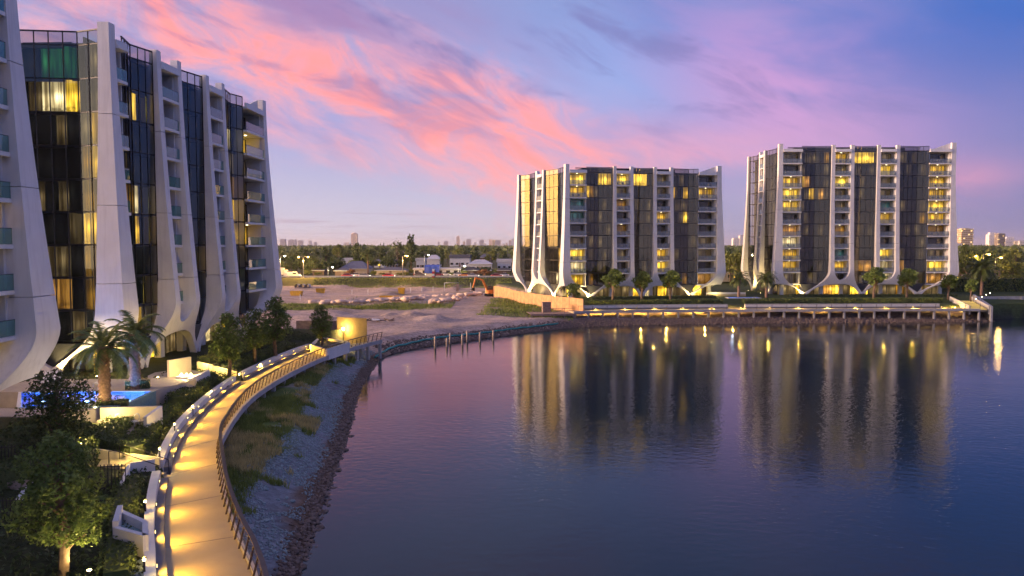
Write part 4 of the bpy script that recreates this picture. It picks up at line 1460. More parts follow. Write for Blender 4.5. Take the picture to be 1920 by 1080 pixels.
railing('railing', fb1[1:], 'thin dark railing along the straight boardwalk on the far shore', -1, .16, 1.05, 3.35, 2, None, .06)
back_f = smooth_line([tuple(p) for p in fb2], 1.0)
for a_, b_, lb in ((15.2, 49.5, 'white garden wall along the far boardwalk below the middle apartment block'), (52.5, 97.5, 'white garden wall along the far boardwalk below the tallest apartment block')):
    ln = back_f[(back_f[:, 0] > a_) & (back_f[:, 0] < b_)]
    e = empty('garden_wall')
    wall_along(ln, 0.0, .3, DECK - .3, DECK + .3, 'kerb', M['kerb'], e)
    wall_along(ln, .305, .75, DECK - .4, DECK + .95, 'wall', M['wall'], e)
    tag(e, lb, 'wall')
fx = [1101.6, 1126, 1151, 1200, 1248, 1300, 1322, 1375, 1429, 1482, 1536, 1557, 1618.6, 1682, 1755, 1800]
for k, px in enumerate(fx):
    X = gd(px, 175.2); yb = float(np.interp(X, fb2[:, 0], fb2[:, 1])) + 1.15
    bollard((X, yb, height(X, yb) - .05), ORD[k] + ' bollard light along the far boardwalk, counted from its left end', 'bollard lights of the far boardwalk', .8, 300)
n_k = 0
for X in np.arange(18.5, 103, 6.6):
    yb = float(np.interp(X, fb2[:, 0], fb2[:, 1]))
    e = empty('kerb_light', (X, yb - .03, DECK + .22))
    ob('housing', khm, e); ob('lens', klm, e, (0, -.02, 0))
    point_light('kerb_lamp', (0, -.12, .16), 520, (1, .60, .08), .05, e, R(150), (0, -1, -.35), .9)
    tag(e, ORD[n_k] + ' yellow kerb light on the far boardwalk, counted from its left end', 'light', 'kerb lights of the far boardwalk')
    n_k += 1

# --- lit stair and end walls at the right end of the far boardwalk
st = empty('stair', (104.6, 172.4, DECK))
for k in range(9):
    MB().box(-2.0 + k * .18, 1.9 + k * .30, .3 + k * 1.15, .3 + (k + 1) * 1.15, -.6, .02 + k * .14).build('step', M['deck'], st)
    MB().box(-1.8 + k * .18, 1.7 + k * .30, .28 + k * 1.15, .30 + k * 1.15, k * .14 - .10, k * .14 - .04).build('step_light', M['lamp_step'], st)
for sg, x0, x1 in ((0, -2.35, -.6), (1, 2.0, 4.6)):
    MB().hexa([(x0, 0, -1.2), (x0 + .3, 0, -1.2), (x1 + .3, 11, -.8), (x1, 11, -.8), (x0, 0, .75), (x0 + .3, 0, .75), (x1 + .3, 11, 2.1), (x1, 11, 2.1)]).build('side_wall', M['concrete'], st)
point_light('stair_lamp', (.4, 4.5, 2.2), 18, (1, .55, .06), .2, st)
tag(st, 'lit yellow stair climbing away at the right end of the far boardwalk', 'stair')
for k, (px, py) in enumerate(((1832, 560), (1843, 556), (1851, 552), (1858, 549))):
    Y = 173.5 + k * 3.0; X = gd(px, Y)
    bollard((X, Y, zd(py, Y) - .85), ORD[k] + ' bollard light beside the lit stair, counted from its foot', 'bollard lights beside the lit stair', .85, 3)
rw = MB()
rw.hexa([(106.8, 172.0, -.6), (107.3, 172.0, -.6), (112.2, 187.0, -.6), (111.6, 187.0, -.6), (106.8, 172.0, 3.4), (107.3, 172.0, 3.4), (112.2, 187.0, 5.1), (111.6, 187.0, 5.1)])
tag(rw.build('retaining_wall', M['concrete']), 'grey sloping retaining wall at the lake end of the lit stair', 'wall')
rw = MB().box(112.3, 150, 187.2, 187.7, 0.4, 4.6)
for k in range(7): rw.box(113 + k * 5.2, 113.35 + k * 5.2, 187.0, 187.2, .4, 4.6)
tag(rw.build('retaining_wall', M['concrete']), 'pale concrete wall running off at the right picture edge', 'wall')

# --- timber platform with hoarding at the left end of the far boardwalk
pf = empty('timber_platform', (4.0, 163.4, 0), R(9))
for k in range(26):
    MB().box(k * .38, k * .38 + .355, 0, 5.2, 2.35, 2.43).build('plank', M['timber'], pf)
MB().box(0, 9.9, -.12, -.01, 2.0, 2.42).build('fascia', M['timber'], pf)
for k in range(5):
    MB().box(.3 + k * 2.3, .58 + k * 2.3, .2, .48, -1.0, 2.34).build('post', M['pile'], pf)
    if k < 4: MB().bar((.45 + k * 2.3, .3, 2.5), (.45 + k * 2.3, .3, 3.6), .08).build('rail_post', M['timber'], pf)
MB().bar((.4, .3, 3.55), (9.6, .3, 3.55), .07).build('rail', M['timber'], pf)
MB().bar((.4, .3, 3.05), (9.6, .3, 3.05), .05).build('rail', M['timber'], pf)
MB().bar((4.9, .3, 2.5), (7.4, .3, 3.5), .06).build('brace', M['timber'], pf)
tag(pf, 'low brown timber platform beside the orange hoarding at the shore', 'platform')
tag(MB().box(-.9, .9, -.6, .6, 0, 2.1).box(-1.0, 1.0, -.7, .7, 2.1, 2.2).box(-.6, .6, -.64, -.6, .4, 1.7).build('site_box', M['timber'], None, (7.5, 168.4, 2.45), R(9)), 'dark brown site cabinet standing on the timber platform', 'cabinet')
hp = smooth_line([(15.4, 166.6), (10.0, 175), (3.5, 189), (-2.0, 203), (-7.5, 217)], 2.45)
hd = empty('hoarding', (0, 0, 0))
for k, (a, b) in enumerate(zip(hp[:-1], hp[1:])):
    za, zb = max(2.75, height(*a)), max(2.75, height(*b))
    t_ = (b - a) / np.linalg.norm(b - a); n_ = np.array([t_[1], -t_[0]]) * .03
    a2, b2 = a + t_ * .04, b - t_ * .04
    zt = 2.75 + random.uniform(-.04, .04)
    MB().hexa([(*(a2 + n_), za - .7), (*(b2 + n_), za - .7), (*(b2 - n_), za - .7), (*(a2 - n_), za - .7), (*(a2 + n_), za + zt), (*(b2 + n_), za + zt), (*(b2 - n_), za + zt), (*(a2 - n_), za + zt)]).build('panel', M['ply'], hd)
    MB().box(a[0] - .05, a[0] + .05, a[1] - .05, a[1] + .05, za - .7, za + 2.6).build('post', M['timber'], hd)
tag(hd, 'orange plywood hoarding of upright panels beside the middle block', 'fence')

# --- silt boom, piles
bl_ = smooth_line([(-20.2, 113.2), (-19.6, 121.4), (-17.4, 127.4), (-13.4, 134.2), (-6.8, 141.3), (-1.2, 147.8), (4.0, 153.6), (9.5, 159)], 1.0)
zz = heights(bl_[:, 0], bl_[:, 1])
bm_ = MB().tube([(x, y, max(.25, z) + .30 + .05 * math.sin(i * 1.7)) for i, ((x, y), z) in enumerate(zip(bl_, zz))], .17, 7)
tag(bm_.build('silt_boom', M['teal']), 'long teal silt boom lying along the curved shore', 'boom')
for k, (px, py, h_) in enumerate([(816, 653, 2.0), (838, 650, 1.5), (844, 645, 1.9), (867, 646, 1.7), (876, 641, 2.0), (900, 641, 1.7), (925, 638, 1.8)]):
    x, y = gp(px, py, 0)
    tag(MB().tube([(0, 0, -1.5), (0, 0, h_ - .1), (0, 0, h_)], [.19, .18, .13], 10).build('timber_pile', M['pile'], None, (x, y, 0)),
        ORD[k] + ' timber pile standing in the water off the teal boom, from the left', 'pile', 'timber piles by the boom')

# ================================================================== ROCKS on the bank
def rock_mesh(name, seed, matl, flat=.7):
    rng = np.random.default_rng(seed)
    ph = (1 + 5 ** .5) / 2
    V = np.array([(-1, ph, 0), (1, ph, 0), (-1, -ph, 0), (1, -ph, 0), (0, -1, ph), (0, 1, ph), (0, -1, -ph), (0, 1, -ph), (ph, 0, -1), (ph, 0, 1), (-ph, 0, -1), (-ph, 0, 1)], float)
    V /= np.linalg.norm(V[0]); V *= rng.uniform(.65, 1.2, size=(12, 1)); V *= np.array([1, rng.uniform(.6, .95), flat])
    Fc = [(0, 11, 5), (0, 5, 1), (0, 1, 7), (0, 7, 10), (0, 10, 11), (1, 5, 9), (5, 11, 4), (11, 10, 2), (10, 7, 6), (7, 1, 8), (3, 9, 4), (3, 4, 2), (3, 2, 6), (3, 6, 8), (3, 8, 9), (4, 9, 5), (2, 4, 11), (6, 2, 10), (8, 6, 7), (9, 8, 1)]
    return V, np.array(Fc), mesh_np(name, V * .5, Fc, matl)


RB = [rock_mesh('rock_b%d' % i, 50 + i, M['rock_brown']) for i in range(6)]
RG = [rock_mesh('rock_g%d' % i, 70 + i, M['rock_grey']) for i in range(6)]
shore = smooth_line(SHORE[2:14], .30)
snrm = np.gradient(shore, axis=0); snrm /= np.linalg.norm(snrm, axis=1)[:, None]; snrm = np.stack([-snrm[:, 1], snrm[:, 0]], 1)
cnt = 0
for i in np.linspace(30, len(shore) * .62, 230).astype(int):
    o_ = random.uniform(-.45, .9)
    p = shore[i] + snrm[i] * o_
    s_ = random.choice((.22, .28, .34, .4, .5, .7)) * random.uniform(.85, 1.15)
    r_ = ob('rock', random.choice(RB)[2], ground, (p[0], p[1], height(p[0], p[1]) + s_ * .10), random.uniform(0, 6), (s_, s_ * random.uniform(.7, 1.2), s_ * random.uniform(.6, .9)))
for i in range(60):
    j = random.randint(30, int(len(shore) * .5)); o_ = random.uniform(1.8, 5.0)
    p = shore[j] + snrm[j] * o_
    s_ = random.uniform(.3, .55)
    ob('rock', random.choice(RG)[2], ground, (p[0], p[1], height(p[0], p[1]) + s_ * .08), random.uniform(0, 6), (s_, s_ * random.uniform(.7, 1.2), s_ * .6))


def rubble(name, P, sizes, base, matl, label, parent=None):
    """thousands of small stones as one mass"""
    Vs, Fs = [], []
    n = len(P); k = len(base)
    ids = RNG.integers(0, k, n)
    ang = RNG.uniform(0, 2 * PI, n)
    for b in range(k):
        m_ = ids == b
        if not m_.any(): continue
        V0, F0, _ = base[b]
        c_, s_ = np.cos(ang[m_])[:, None], np.sin(ang[m_])[:, None]
        X = (V0[None, :, 0] * c_ - V0[None, :, 1] * s_); Y = (V0[None, :, 0] * s_ + V0[None, :, 1] * c_)
        V = np.stack([X, Y, np.repeat(V0[None, :, 2], m_.sum(), 0)], 2) * (sizes[m_] * .5)[:, None, None] + P[m_][:, None, :]
        off = sum(len(v_) for v_ in Vs)
        Fs.append((F0[None] + (np.arange(m_.sum()) * len(V0))[:, None, None] + off).reshape(-1, 3))
        Vs.append(V.reshape(-1, 3))
    me = mesh_np(name, np.concatenate(Vs), np.concatenate(Fs), matl)
    return tag(ob(name, me), label, None, None, 'stuff')


def bank_points(n, o0, o1, line=None, y0=30, y1=118):
    ln = smooth_line(line or SHORE[2:14], .2)
    nr = np.gradient(ln, axis=0); nr /= np.linalg.norm(nr, axis=1)[:, None]; nr = np.stack([-nr[:, 1], nr[:, 0]], 1)
    ok = np.where((ln[:, 1] > y0) & (ln[:, 1] < y1))[0]
    ii = RNG.choice(ok, n)
    o_ = RNG.uniform(o0, o1, n)
    P = ln[ii] + nr[ii] * o_[:, None] + RNG.normal(size=(n, 2)) * .15
    return P, o_


P, _ = bank_points(4200, -.45, 1.1)
rubble('shore_rubble', np.c_[P, heights(P[:, 0], P[:, 1]) + .03], RNG.uniform(.12, .36, len(P)), RB, M['rock_brown'], 'dark brown rubble along the waterline of the near bank')
P, _ = bank_points(15000, .9, 5.6)
kf_ = fbm(P[:, 0], P[:, 1], 3.0, 90)
P = P[kf_ > .36]
rubble('gravel', np.c_[P, heights(P[:, 0], P[:, 1]) + .02], RNG.uniform(.07, .26, len(P)), RG, M['rock_grey'], 'blue-grey gravel covering the near bank')
P, _ = bank_points(7000, -.6, 3.4, SHORE[13:26], 112, 176)
rubble('shore_rubble', np.c_[P, heights(P[:, 0], P[:, 1]) + .05], RNG.uniform(.15, .55, len(P)), RB, M['rock_brown'], 'brown rubble along the far and curved shoreline')


# ================================================================== GRASS on the bank
def grass(name, P, Z, hgt, matl, label, w=.035, bend=.35):
    n = len(P)
    a = RNG.uniform(0, 2 * PI, n); hh = hgt * RNG.uniform(.5, 1.3, n)
    lean = RNG.normal(size=(n, 2)) * bend * hh[:, None]
    bx_ = np.c_[np.cos(a), np.sin(a)] * w
    V = np.stack([np.c_[P - bx_, Z - .03], np.c_[P + bx_, Z - .03], np.c_[P + lean, Z + hh]], 1).reshape(-1, 3)
    return tag(ob(name, mesh_np(name, V, np.arange(3 * n).reshape(n, 3), matl)), label, None, None, 'stuff')


P, o_ = bank_points(95000, 2.6, 10.5)
gd_ = sdist(P[:, 0], P[:, 1], RAIL_R)
kf_ = fbm(P[:, 0], P[:, 1], 3.5, 33)
keep = (gd_ < 1.2) & (kf_ > .32 + .28 * (o_ < 4.4)) & (P[:, 1] > 39 + kf_ * 8)
P = P[keep]; Z = heights(P[:, 0], P[:, 1]); dry = fbm(P[:, 0], P[:, 1], 5, 44) > .60
grass('grass', P[~dry], Z[~dry], .40, M['grass'], 'rough green grass under and beside the near boardwalk')
grass('grass', P[dry], Z[dry], .50, M['grass_dry'], 'tall dry straw-coloured grass patches on the near bank')

# ================================================================== NEAR GARDEN AND POOL TERRACE
ZT = 4.75
pool_px = [(40, 764), (232, 758), (284, 734), (40, 736)]
PQ = [gp(px, py, ZT) for px, py in pool_px]
M['pooltile'] = mat('blue_pool_tile', (.05, .22, .75), 0.35, 0.12, 3.0)
M['poolwater'] = glass_mat('pool_water', (.35, .62, 1.0), 0.02, rough=.03, wob=.35)
M['mosaic'] = mat('teal_pool_edge', (.20, .33, .36), 0.3, 0.15, 4.0)
# terrace slab round the pool (four strips leave the basin open)
TQ = [(-44, 54.6), (PQ[1][0] - .2, 55.2), (PQ[1][0] + 1.0, 57.6), (-28.9, 66.2), (-29.3, 70.6), (-44, 70.6)]
tm = MB()
tm.prism([(-44, 54.8), (-33.0, 54.8), (PQ[0][0] + 6, PQ[0][1] - .25), (-44, PQ[0][1] - .25)], 3.4, ZT)
tm.prism([(-44, PQ[3][1] + .2), (PQ[2][0] + .1, PQ[2][1] + .2), (-29.0, 70.4), (-44, 70.4)], 3.4, ZT + .004)
terrace = tag(tm.build('pool_terrace', M['terrace']), 'paved terrace round the blue pool', 'terrace', kind='structure')
pb = empty('swimming_pool', (0, 0, 0))
n_ = 4
basin = MB()
fl = [(x, y, ZT - 1.3) for x, y in PQ]; tp = [(x, y, ZT) for x, y in PQ]
basin.add(fl, [(0, 1, 2, 3)])
for i in range(4): basin.add([fl[i], fl[(i + 1) % 4], tp[(i + 1) % 4], tp[i]], [(0, 3, 2, 1)])
basin.build('basin', M['pooltile'], pb)
MB().add([(x, y, ZT - .12) for x, y in PQ], [(0, 1, 2, 3)]).build('water_surface', M['poolwater'], pb)
cen = np.mean(np.array(PQ), 0)
for i in range(4):
    a, b = np.array(PQ[i]), np.array(PQ[(i + 1) % 4])
    oa = a + (a - cen) / np.linalg.norm(a - cen) * .35; obb = b + (b - cen) / np.linalg.norm(b - cen) * .35
    MB().hexa([(*a, ZT - 1.4), (*b, ZT - 1.4), (*obb, ZT - 1.4), (*oa, ZT - 1.4), (*a, ZT + .03), (*b, ZT + .03), (*obb, ZT + .03), (*oa, ZT + .03)]).build('coping', M['mosaic'] if i in (0, 1) else M['wall'], pb)
for i, f_ in enumerate((.18, .52, .86)):
    c_ = np.array(PQ[3]) * (1 - f_) + np.array(PQ[2]) * f_
    MB().lathe([(.02, 0), (.16, .02), (.16, .05)], (c_[0], c_[1] - .35, ZT - .75), 10).build('pool_light', M['lamp_white'], pb)
    point_light('pool_lamp', (c_[0], c_[1] - 1.6, ZT - .5), 420, (.30, .55, 1.0), .2, pb)
tag(pb, 'glowing blue swimming pool between the two near apartment blocks', 'pool')

lme = {}
lme['bed'] = MB().hexa([(-.34, 0, .26), (.34, 0, .26), (.34, 1.15, .26), (-.34, 1.15, .26), (-.34, 0, .34), (.34, 0, .34), (.34, 1.15, .34), (-.34, 1.15, .34)]).mesh('bed', M['plastic_white'])
lme['back'] = MB().hexa([(-.34, 1.15, .27), (.34, 1.15, .27), (.34, 1.75, .92), (-.34, 1.75, .92), (-.34, 1.10, .34), (.34, 1.10, .34), (.34, 1.70, .99), (-.34, 1.70, .99)]).mesh('back', M['plastic_white'])
lme['leg'] = MB().box(-.03, .03, -.03, .03, 0, .26).mesh('leg', M['plastic_white'])
for k, (px, py, lb) in enumerate([(66, 726, 'white sun lounger at the pool, next to the big fin'), (84, 726, 'white sun lounger at the pool, middle one of the three'), (174, 728, 'white sun lounger by the pool nearest the front palm')]):
    x, y = gp(px, py, ZT)
    e = empty('sun_lounger', (x, y + .6, ZT), R(4))
    ob('seat', lme['bed'], e); ob('backrest', lme['back'], e)
    for a in (-.3, .3):
        for b in (.08, 1.2): ob('leg', lme['leg'], e, (a, b, 0))
    tag(e, lb, 'sun lounger', 'sun loungers by the pool')

x, y = gp(197, 760, ZT); make_palm('palm_tree', (x, y, ZT - .4), 4.9, 3.1, 'thick-trunked palm standing at the front edge of the blue pool', 5, None, 27)
x, y = gp(254, 729, ZT); make_palm('palm_tree', (x, y, ZT - .2), 4.9, 3.0, 'palm with pinkish trunk at the back right corner of the pool', 6, None, 27)
# planter round the front palm
pl_ = MB().box(-1.5, 1.3, -.9, .7, -1.2, .1)
tag(pl_.build('palm_planter', M['mosaic'], None, (gp(197, 760, ZT)[0], gp(197, 760, ZT)[1], ZT)), 'low planter round the foot of the front palm', 'planter')
hedge('shrub_bed', [gp(182, 762, ZT), gp(240, 759, ZT)], .9, .45, 'low dark shrubs round the foot of the front palm', 200, .14, None, ZT, 3, 'shrubs')
hedge('shrub_bed', [gp(235, 730, ZT), gp(282, 727, ZT)], .9, .8, 'pale fluffy shrubs round the foot of the back palm', 160, .14, M['grass_dry'], ZT, 4, 'shrubs')
uplight_n = [0]


def uplight(loc, aim, energy, label, color=(1, .70, .24), spot=R(110)):
    e = empty('uplight', loc)
    MB().lathe([(.11, 0), (.12, .14), (.09, .16)], n=10).build('housing', M['black'], e)
    MB().lathe([(.085, .16), (.085, .175)], n=10).build('lens', M['lamp'], e)
    point_light('uplight_lamp', (0, 0, .26), energy * 2.5, color, .08, e, spot, aim, .7)
    return tag(e, label, 'uplight')


uplight((-38.4, 71.0, ZT), (.15, .9, 1.3), 520, 'garden uplight below the white arch behind the pool')
uplight((-42.0, 71.0, ZT), (.3, .8, 1.2), 520, 'garden uplight at the white foot left of the pool arch')
uplight((-32.5, 70.4, ZT), (-1, .3, 1.5), 90, 'small uplight beside the back palm')
uplight((gp(185, 763, ZT)[0], gp(185, 763, ZT)[1] - .5, ZT - .1), (.3, .25, 1), 40, 'small uplight at the trunk of the front palm')
# lit glass pavilion wall behind the pool
pv = empty('pavilion_wall', (-46, 74.6, ZT))
for k in range(7):
    MB().box(k * 1.5, k * 1.5 + .07, 0, .1, 0, 2.2).build('mullion', M['mull'], pv)
    if k < 6: place_panel('pane', 'pav_pane', M['clear'], Fr((0, 0), (1, 0)), pv, k * 1.5 + .08, -.05, k * 1.5 + 1.49, -.05, .02, 2.15)
MB().box(0, 9.1, -.05, .15, 2.2, 2.38).build('beam', M['cream'], pv)
point_light('pavilion_lamp', (5.0, 1.2, 1.9), 260, (1, .72, .28), .3, pv)
tag(pv, 'lit glazed screen with cream beam behind the pool loungers', 'screen')

# cream court in front of the pool
cw = empty('court_wall', (0, 0, 0))
x0, y0 = gp(166, 802, 3.9); x1, y1 = gp(276, 799, 3.9)
MB().hexa([(x0, y0 + 1.6, 3.2), (x1, y1 + 1.6, 3.2), (x1, y1 + 1.9, 3.2), (x0, y0 + 1.9, 3.2), (x0, y0 + 1.6, 5.0), (x1, y1 + 1.6, 5.0), (x1, y1 + 1.9, 5.0), (x0, y0 + 1.9, 5.0)]).build('back_wall', M['cream'], cw)
MB().hexa([(x1 + .02, y1 - .6, 3.2), (x1 + .27, y1 - .6, 3.2), (x1 + .27, y1 + 1.9, 3.2), (x1 + .02, y1 + 1.9, 3.2), (x1 + .02, y1 - .6, 4.7), (x1 + .27, y1 - .6, 4.7), (x1 + .27, y1 + 1.9, 5.0), (x1 + .02, y1 + 1.9, 5.0)]).build('side_wall', M['wall'], cw)
MB().box(x0, x1, y0 + 1.1, y0 + 1.58, 3.3, 4.15).build('bench', M['cream'], cw)
MB().box(x0 - .2, x1, y0 - 1.2, y0 + 1.1, 3.2, 3.75).build('floor', M['terrace'], cw)
tag(cw, 'cream lit court wall with bench in front of the pool', 'wall')
point_light('court_lamp', (x0 + 1.0, y0 + .5, 5.0), 200, (1, .72, .28), .15, cw)
chm = {'seat': MB().box(-.24, .24, -.24, .24, .40, .46).mesh('seat', M['plastic_white']), 'back': MB().tube([(-.24, .22, .46), (-.22, .27, .85), (0, .30, .95), (.22, .27, .85), (.24, .22, .46)], .04, 6).mesh('back', M['plastic_white']), 'leg': MB().box(-.025, .025, -.025, .025, 0, .40).mesh('leg', M['plastic_white'])}
for px, py, lb, a in ((220, 801, 'white round-backed chair in the cream court, nearer the palm', .1), (252, 801, 'white chair in the cream court, beside its white side wall', -.3)):
    x, y = gp(px, py, 3.75)
    e = empty('garden_chair', (x, y, 3.75), a)
    ob('seat', chm['seat'], e); ob('backrest', chm['back'], e)
    for i in (-.2, .2):
        for j in (-.2, .2): ob('leg', chm['leg'], e, (i, j, 0))
    tag(e, lb, 'chair', 'chairs in the cream court')
# white-walled fire court at the foot of the slanted block
fc = empty('fire_court', (0, 0, 0))
A_, B_, C_, D_ = gp(277, 722, 4.5), gp(352, 718, 4.5), gp(391, 700, 4.5), gp(345, 690, 4.5)
MB().prism([A_, B_, C_, D_, gp(277, 700, 4.5)], 3.2, 4.48).build('floor', M['terrace'], fc)


def wall_seg(a, b, z0, z1, th, matl, name, parent):
    a, b = np.array(a), np.array(b); t_ = (b - a) / np.linalg.norm(b - a); n_ = np.array([-t_[1], t_[0]]) * th / 2
    return MB().hexa([(*(a - n_), z0), (*(b - n_), z0), (*(b + n_), z0), (*(a + n_), z0), (*(a - n_), z1), (*(b - n_), z1), (*(b + n_), z1), (*(a + n_), z1)]).build(name, matl, parent)


wall_seg((A_[0], A_[1] + .2), B_, 3.3, 4.75, .3, M['mosaic'], 'front_wall', fc)
wall_seg((B_[0] + .05, B_[1] + .1), C_, 3.3, 4.85, .3, M['wall'], 'front_wall', fc)
bw_ = gp(345, 704, 4.5)
wall_seg((A_[0], A_[1] + 4.2), (bw_[0], bw_[1] + 1.5), 3.5, 6.1, .3, M['cream'], 'back_wall', fc)
MB().box(B_[0] - 1.6, B_[0] - .2, B_[1] + 1.2, B_[1] + 2.2, 4.4, 4.85).build('fire_table', M['wall'], fc)
for q in (-1.3, -.8, -.4): MB().lathe([(.10, 4.86), (.12, 4.95), (.02, 5.1)], (B_[0] + q, B_[1] + 1.7, 0), 8).build('flame_light', M['lamp'], fc)
point_light('fire_lamp', (B_[0] - .8, B_[1] + 1.6, 5.4), 420, (1, .68, .22), .2, fc)
tag(fc, 'white-walled court with glowing fire table below the slanted block', 'terrace')
# stairs down to the boardwalk: lower one and upper one
for nm, (ya, yb), L_, lb in (('a', (45.7, 47.5), 8.0, 'lower garden stair with lit cream walls joining the boardwalk'), ('b', (78.8, 80.4), 5.0, 'upper garden stair with glowing steps joining the boardwalk')):
    p0_ = np.array([np.interp((ya + yb) / 2, fineL[:, 1], fineL[:, 0]), (ya + yb) / 2])
    e = empty('garden_stair', (p0_[0], p0_[1], DECK), R(2))
    ns = 6
    for k in range(ns):
        MB().box(-.5 - (k + 1) * .42, -.5 - k * .42, -.75, .75, -.4, .16 * (k + 1)).build('step', M['deck'], e)
    MB().box(-.5, .0, -.75, .75, -.4, .006).build('landing', M['deck'], e)
    MB().hexa([(-L_, .80, -.3), (-.95, .80, -.3), (-.95, 1.02, -.3), (-L_, 1.02, -.3), (-L_, .80, 2.1), (-.95, .80, 1.0), (-.95, 1.02, 1.0), (-L_, 1.02, 2.1)]).build('side_wall', M['cream'], e)
    MB().box(-L_, -.5 - ns * .42 - .01, -.75, .75, -.4, .16 * ns + .01).build('path', M['deck'], e)
    for sy in (-.68, .68):
        MB().tube([(-.3, sy, 0), (-.35, sy, .95), (-2.9, sy, 1.9), (-3.3, sy, 1.85), (-3.3, sy, 1.0)], .03, 6).build('handrail', M['black'], e)
    point_light('stair_lamp', (-2.2, .3, 1.9), 130, (1, .70, .22), .1, e)
    point_light('stair_lamp', (-5.4 if L_ > 6 else -3.8, .3, 2.2), 160, (1, .70, .22), .1, e)
    tag(e, lb, 'stair')


def picket_fence(name, a, b, z, h, label, step=.16):
    e = empty(name, (a[0], a[1], z), math.atan2(b[1] - a[1], b[0] - a[0]))
    L_ = math.hypot(b[0] - a[0], b[1] - a[1])
    pk = MB().box(-.018, .018, -.018, .018, 0, h).mesh('picket', M['black'])
    n = int(L_ / step)
    for k in range(n + 1): ob('picket', pk, e, (L_ * k / n, 0, 0))
    for zz_ in (.12, h - .12): MB().box(0, L_, -.025, .025, zz_ - .02, zz_ + .02).build('rail', M['black'], e)
    return tag(e, label, 'fence')


a = gp(190, 915, 3.7); b = gp(236, 913, 3.7)
picket_fence('picket_gate', a, b, 3.55, 1.45, 'short black picket gate in front of the lit lower stair')
picket_fence('picket_fence', gp(-20, 885, 4.2), gp(78, 880, 4.2), 4.1, 1.6, 'black picket fence under the big left fin')
picket_fence('picket_fence', gp(-20, 985, 3.9), gp(75, 985, 3.9), 3.8, 1.4, 'black picket fence below the small cream terrace at the left edge')
# blue plunge pool and small terrace by the left edge
x, y = gp(10, 884, 4.2)
e = empty('plunge_pool', (x, y, 4.15))
MB().box(-1.3, 1.0, -.8, .8, 0, .25).build('rim', M['mosaic'], e); MB().box(-1.15, .85, -.65, .65, .255, .27).build('water_surface', M['pooltile'], e)
tag(e, 'small blue plunge pool by the left picture edge', 'pool')
e = empty('small_terrace', (0, 0, 0))
q_ = [gp(-30, 950, 4.0), gp(36, 952, 4.0), gp(62, 912, 4.0), gp(-30, 918, 4.0)]
MB().prism(q_, 3.3, 4.1).build('floor', M['terrace'], e)
wall_seg(q_[3], q_[2], 3.5, 4.75, .2, M['wall'], 'back_wall', e); wall_seg(q_[2], q_[1], 3.5, 4.45, .28, M['wall'], 'side_wall', e)
tag(e, 'small cream terrace with white rim at the left picture edge', 'terrace')
x, y = gp(34, 925, 4.1)
e = empty('timber_crate', (x, y, 4.1), .2)
for k in range(4): MB().box(-.45, .45, -.3, -.27, .03 + k * .17, .17 + k * .17).build('slat', M['pile'], e)
MB().box(-.45, .45, -.265, .3, 0, .66).build('body', M['timber'], e)
tag(e, 'brown timber crate on the small cream terrace', 'crate')
# white planter basin beside the wall
e = empty('planter_basin', (0, 0, 0))
q_ = [np.array(gp(px, py, 3.9)) for px, py in ((217, 1006), (273, 1022), (273, 996), (226, 974))]
for i in range(4):
    wall_seg(q_[i], q_[(i + 1) % 4], 3.1, 4.35 if i != 3 else 4.6, .24, M['wall'], 'rim', e)
MB().prism([tuple(p) for p in q_], 3.1, 3.95).build('floor', M['mosaic'], e)
tag(e, 'empty white tapered planter basin against the boardwalk wall', 'planter')
# white bed border near the lower stair
e = empty('bed_border', (0, 0, 0))
q_ = [gp(228, 915, 3.7), gp(243, 873, 3.9), gp(290, 874, 3.6)]
wall_seg(q_[0], q_[1], 3.0, 4.0, .16, M['wall'], 'rim', e); wall_seg(q_[1], q_[2], 3.0, 4.05, .16, M['wall'], 'rim', e)
tag(e, 'slim white border of the planted bed beside the lower stair', 'planter')
# planter with a young tree at the end of the boardwalk
e = empty('corner_planter', (0, 0, 0))
q_ = [gp(583, 655, 3.1), gp(612, 664, 3.1), gp(655, 650, 3.1), gp(600, 640, 3.1)]
for i in range(4): wall_seg(q_[i], q_[(i + 1) % 4], 2.3, 3.75, .25, M['wall'], 'rim', e)
MB().prism(q_, 2.3, 3.45).build('soil', M['turf'], e)
tag(e, 'white-walled planter at the far end of the near boardwalk', 'planter')
# tan screen wall glowing in a lamp, and dark wall behind
x0, y0 = gp(632, 634, 3.0); x1, y1 = gp(688, 640, 2.8)
tag(MB().hexa([(x0, y0, 2.2), (x1, y1, 2.2), (x1, y1 + .2, 2.2), (x0, y0 + .2, 2.2), (x0, y0, 6.2), (x1, y1, 6.2), (x1, y1 + .2, 6.2), (x0, y0 + .2, 6.2)]).build('screen_wall', M['amber_wall']), 'tan screen wall glowing yellow beside a lamp at the boardwalk end', 'wall')
x2, y2 = gp(545, 632, 3.5)
tag(MB().hexa([(x2, y2 + 3, 3.0), (x0 - .4, y0 + 2, 3.0), (x0 - .4, y0 + 2.3, 3.0), (x2, y2 + 3.3, 3.0), (x2, y2 + 3, 5.6), (x0 - .4, y0 + 2, 5.4), (x0 - .4, y0 + 2.3, 5.4), (x2, y2 + 3.3, 5.6)]).build('screen_wall', M['timber']), 'dark brown wall behind the young tree at the boardwalk end', 'wall')
lx, ly = gd(644, 115.9), 115.9
e = empty('wall_lamp', (lx, ly - .7, 2.8))
MB().tube([(0, 0, 0), (0, 0, 1.5)], .05, 8).build('post', M['black'], e); MB().lathe([(.05, 1.5), (.19, 1.62), (.19, 1.85), (.05, 1.95)], n=10).build('globe', M['lamp'], e)
point_light('wall_lamp_light', (0, -.2, 1.75), 520, (1, .66, .16), .15, e)
tag(e, 'bright yellow lamp in front of the tan screen wall', 'lamp')

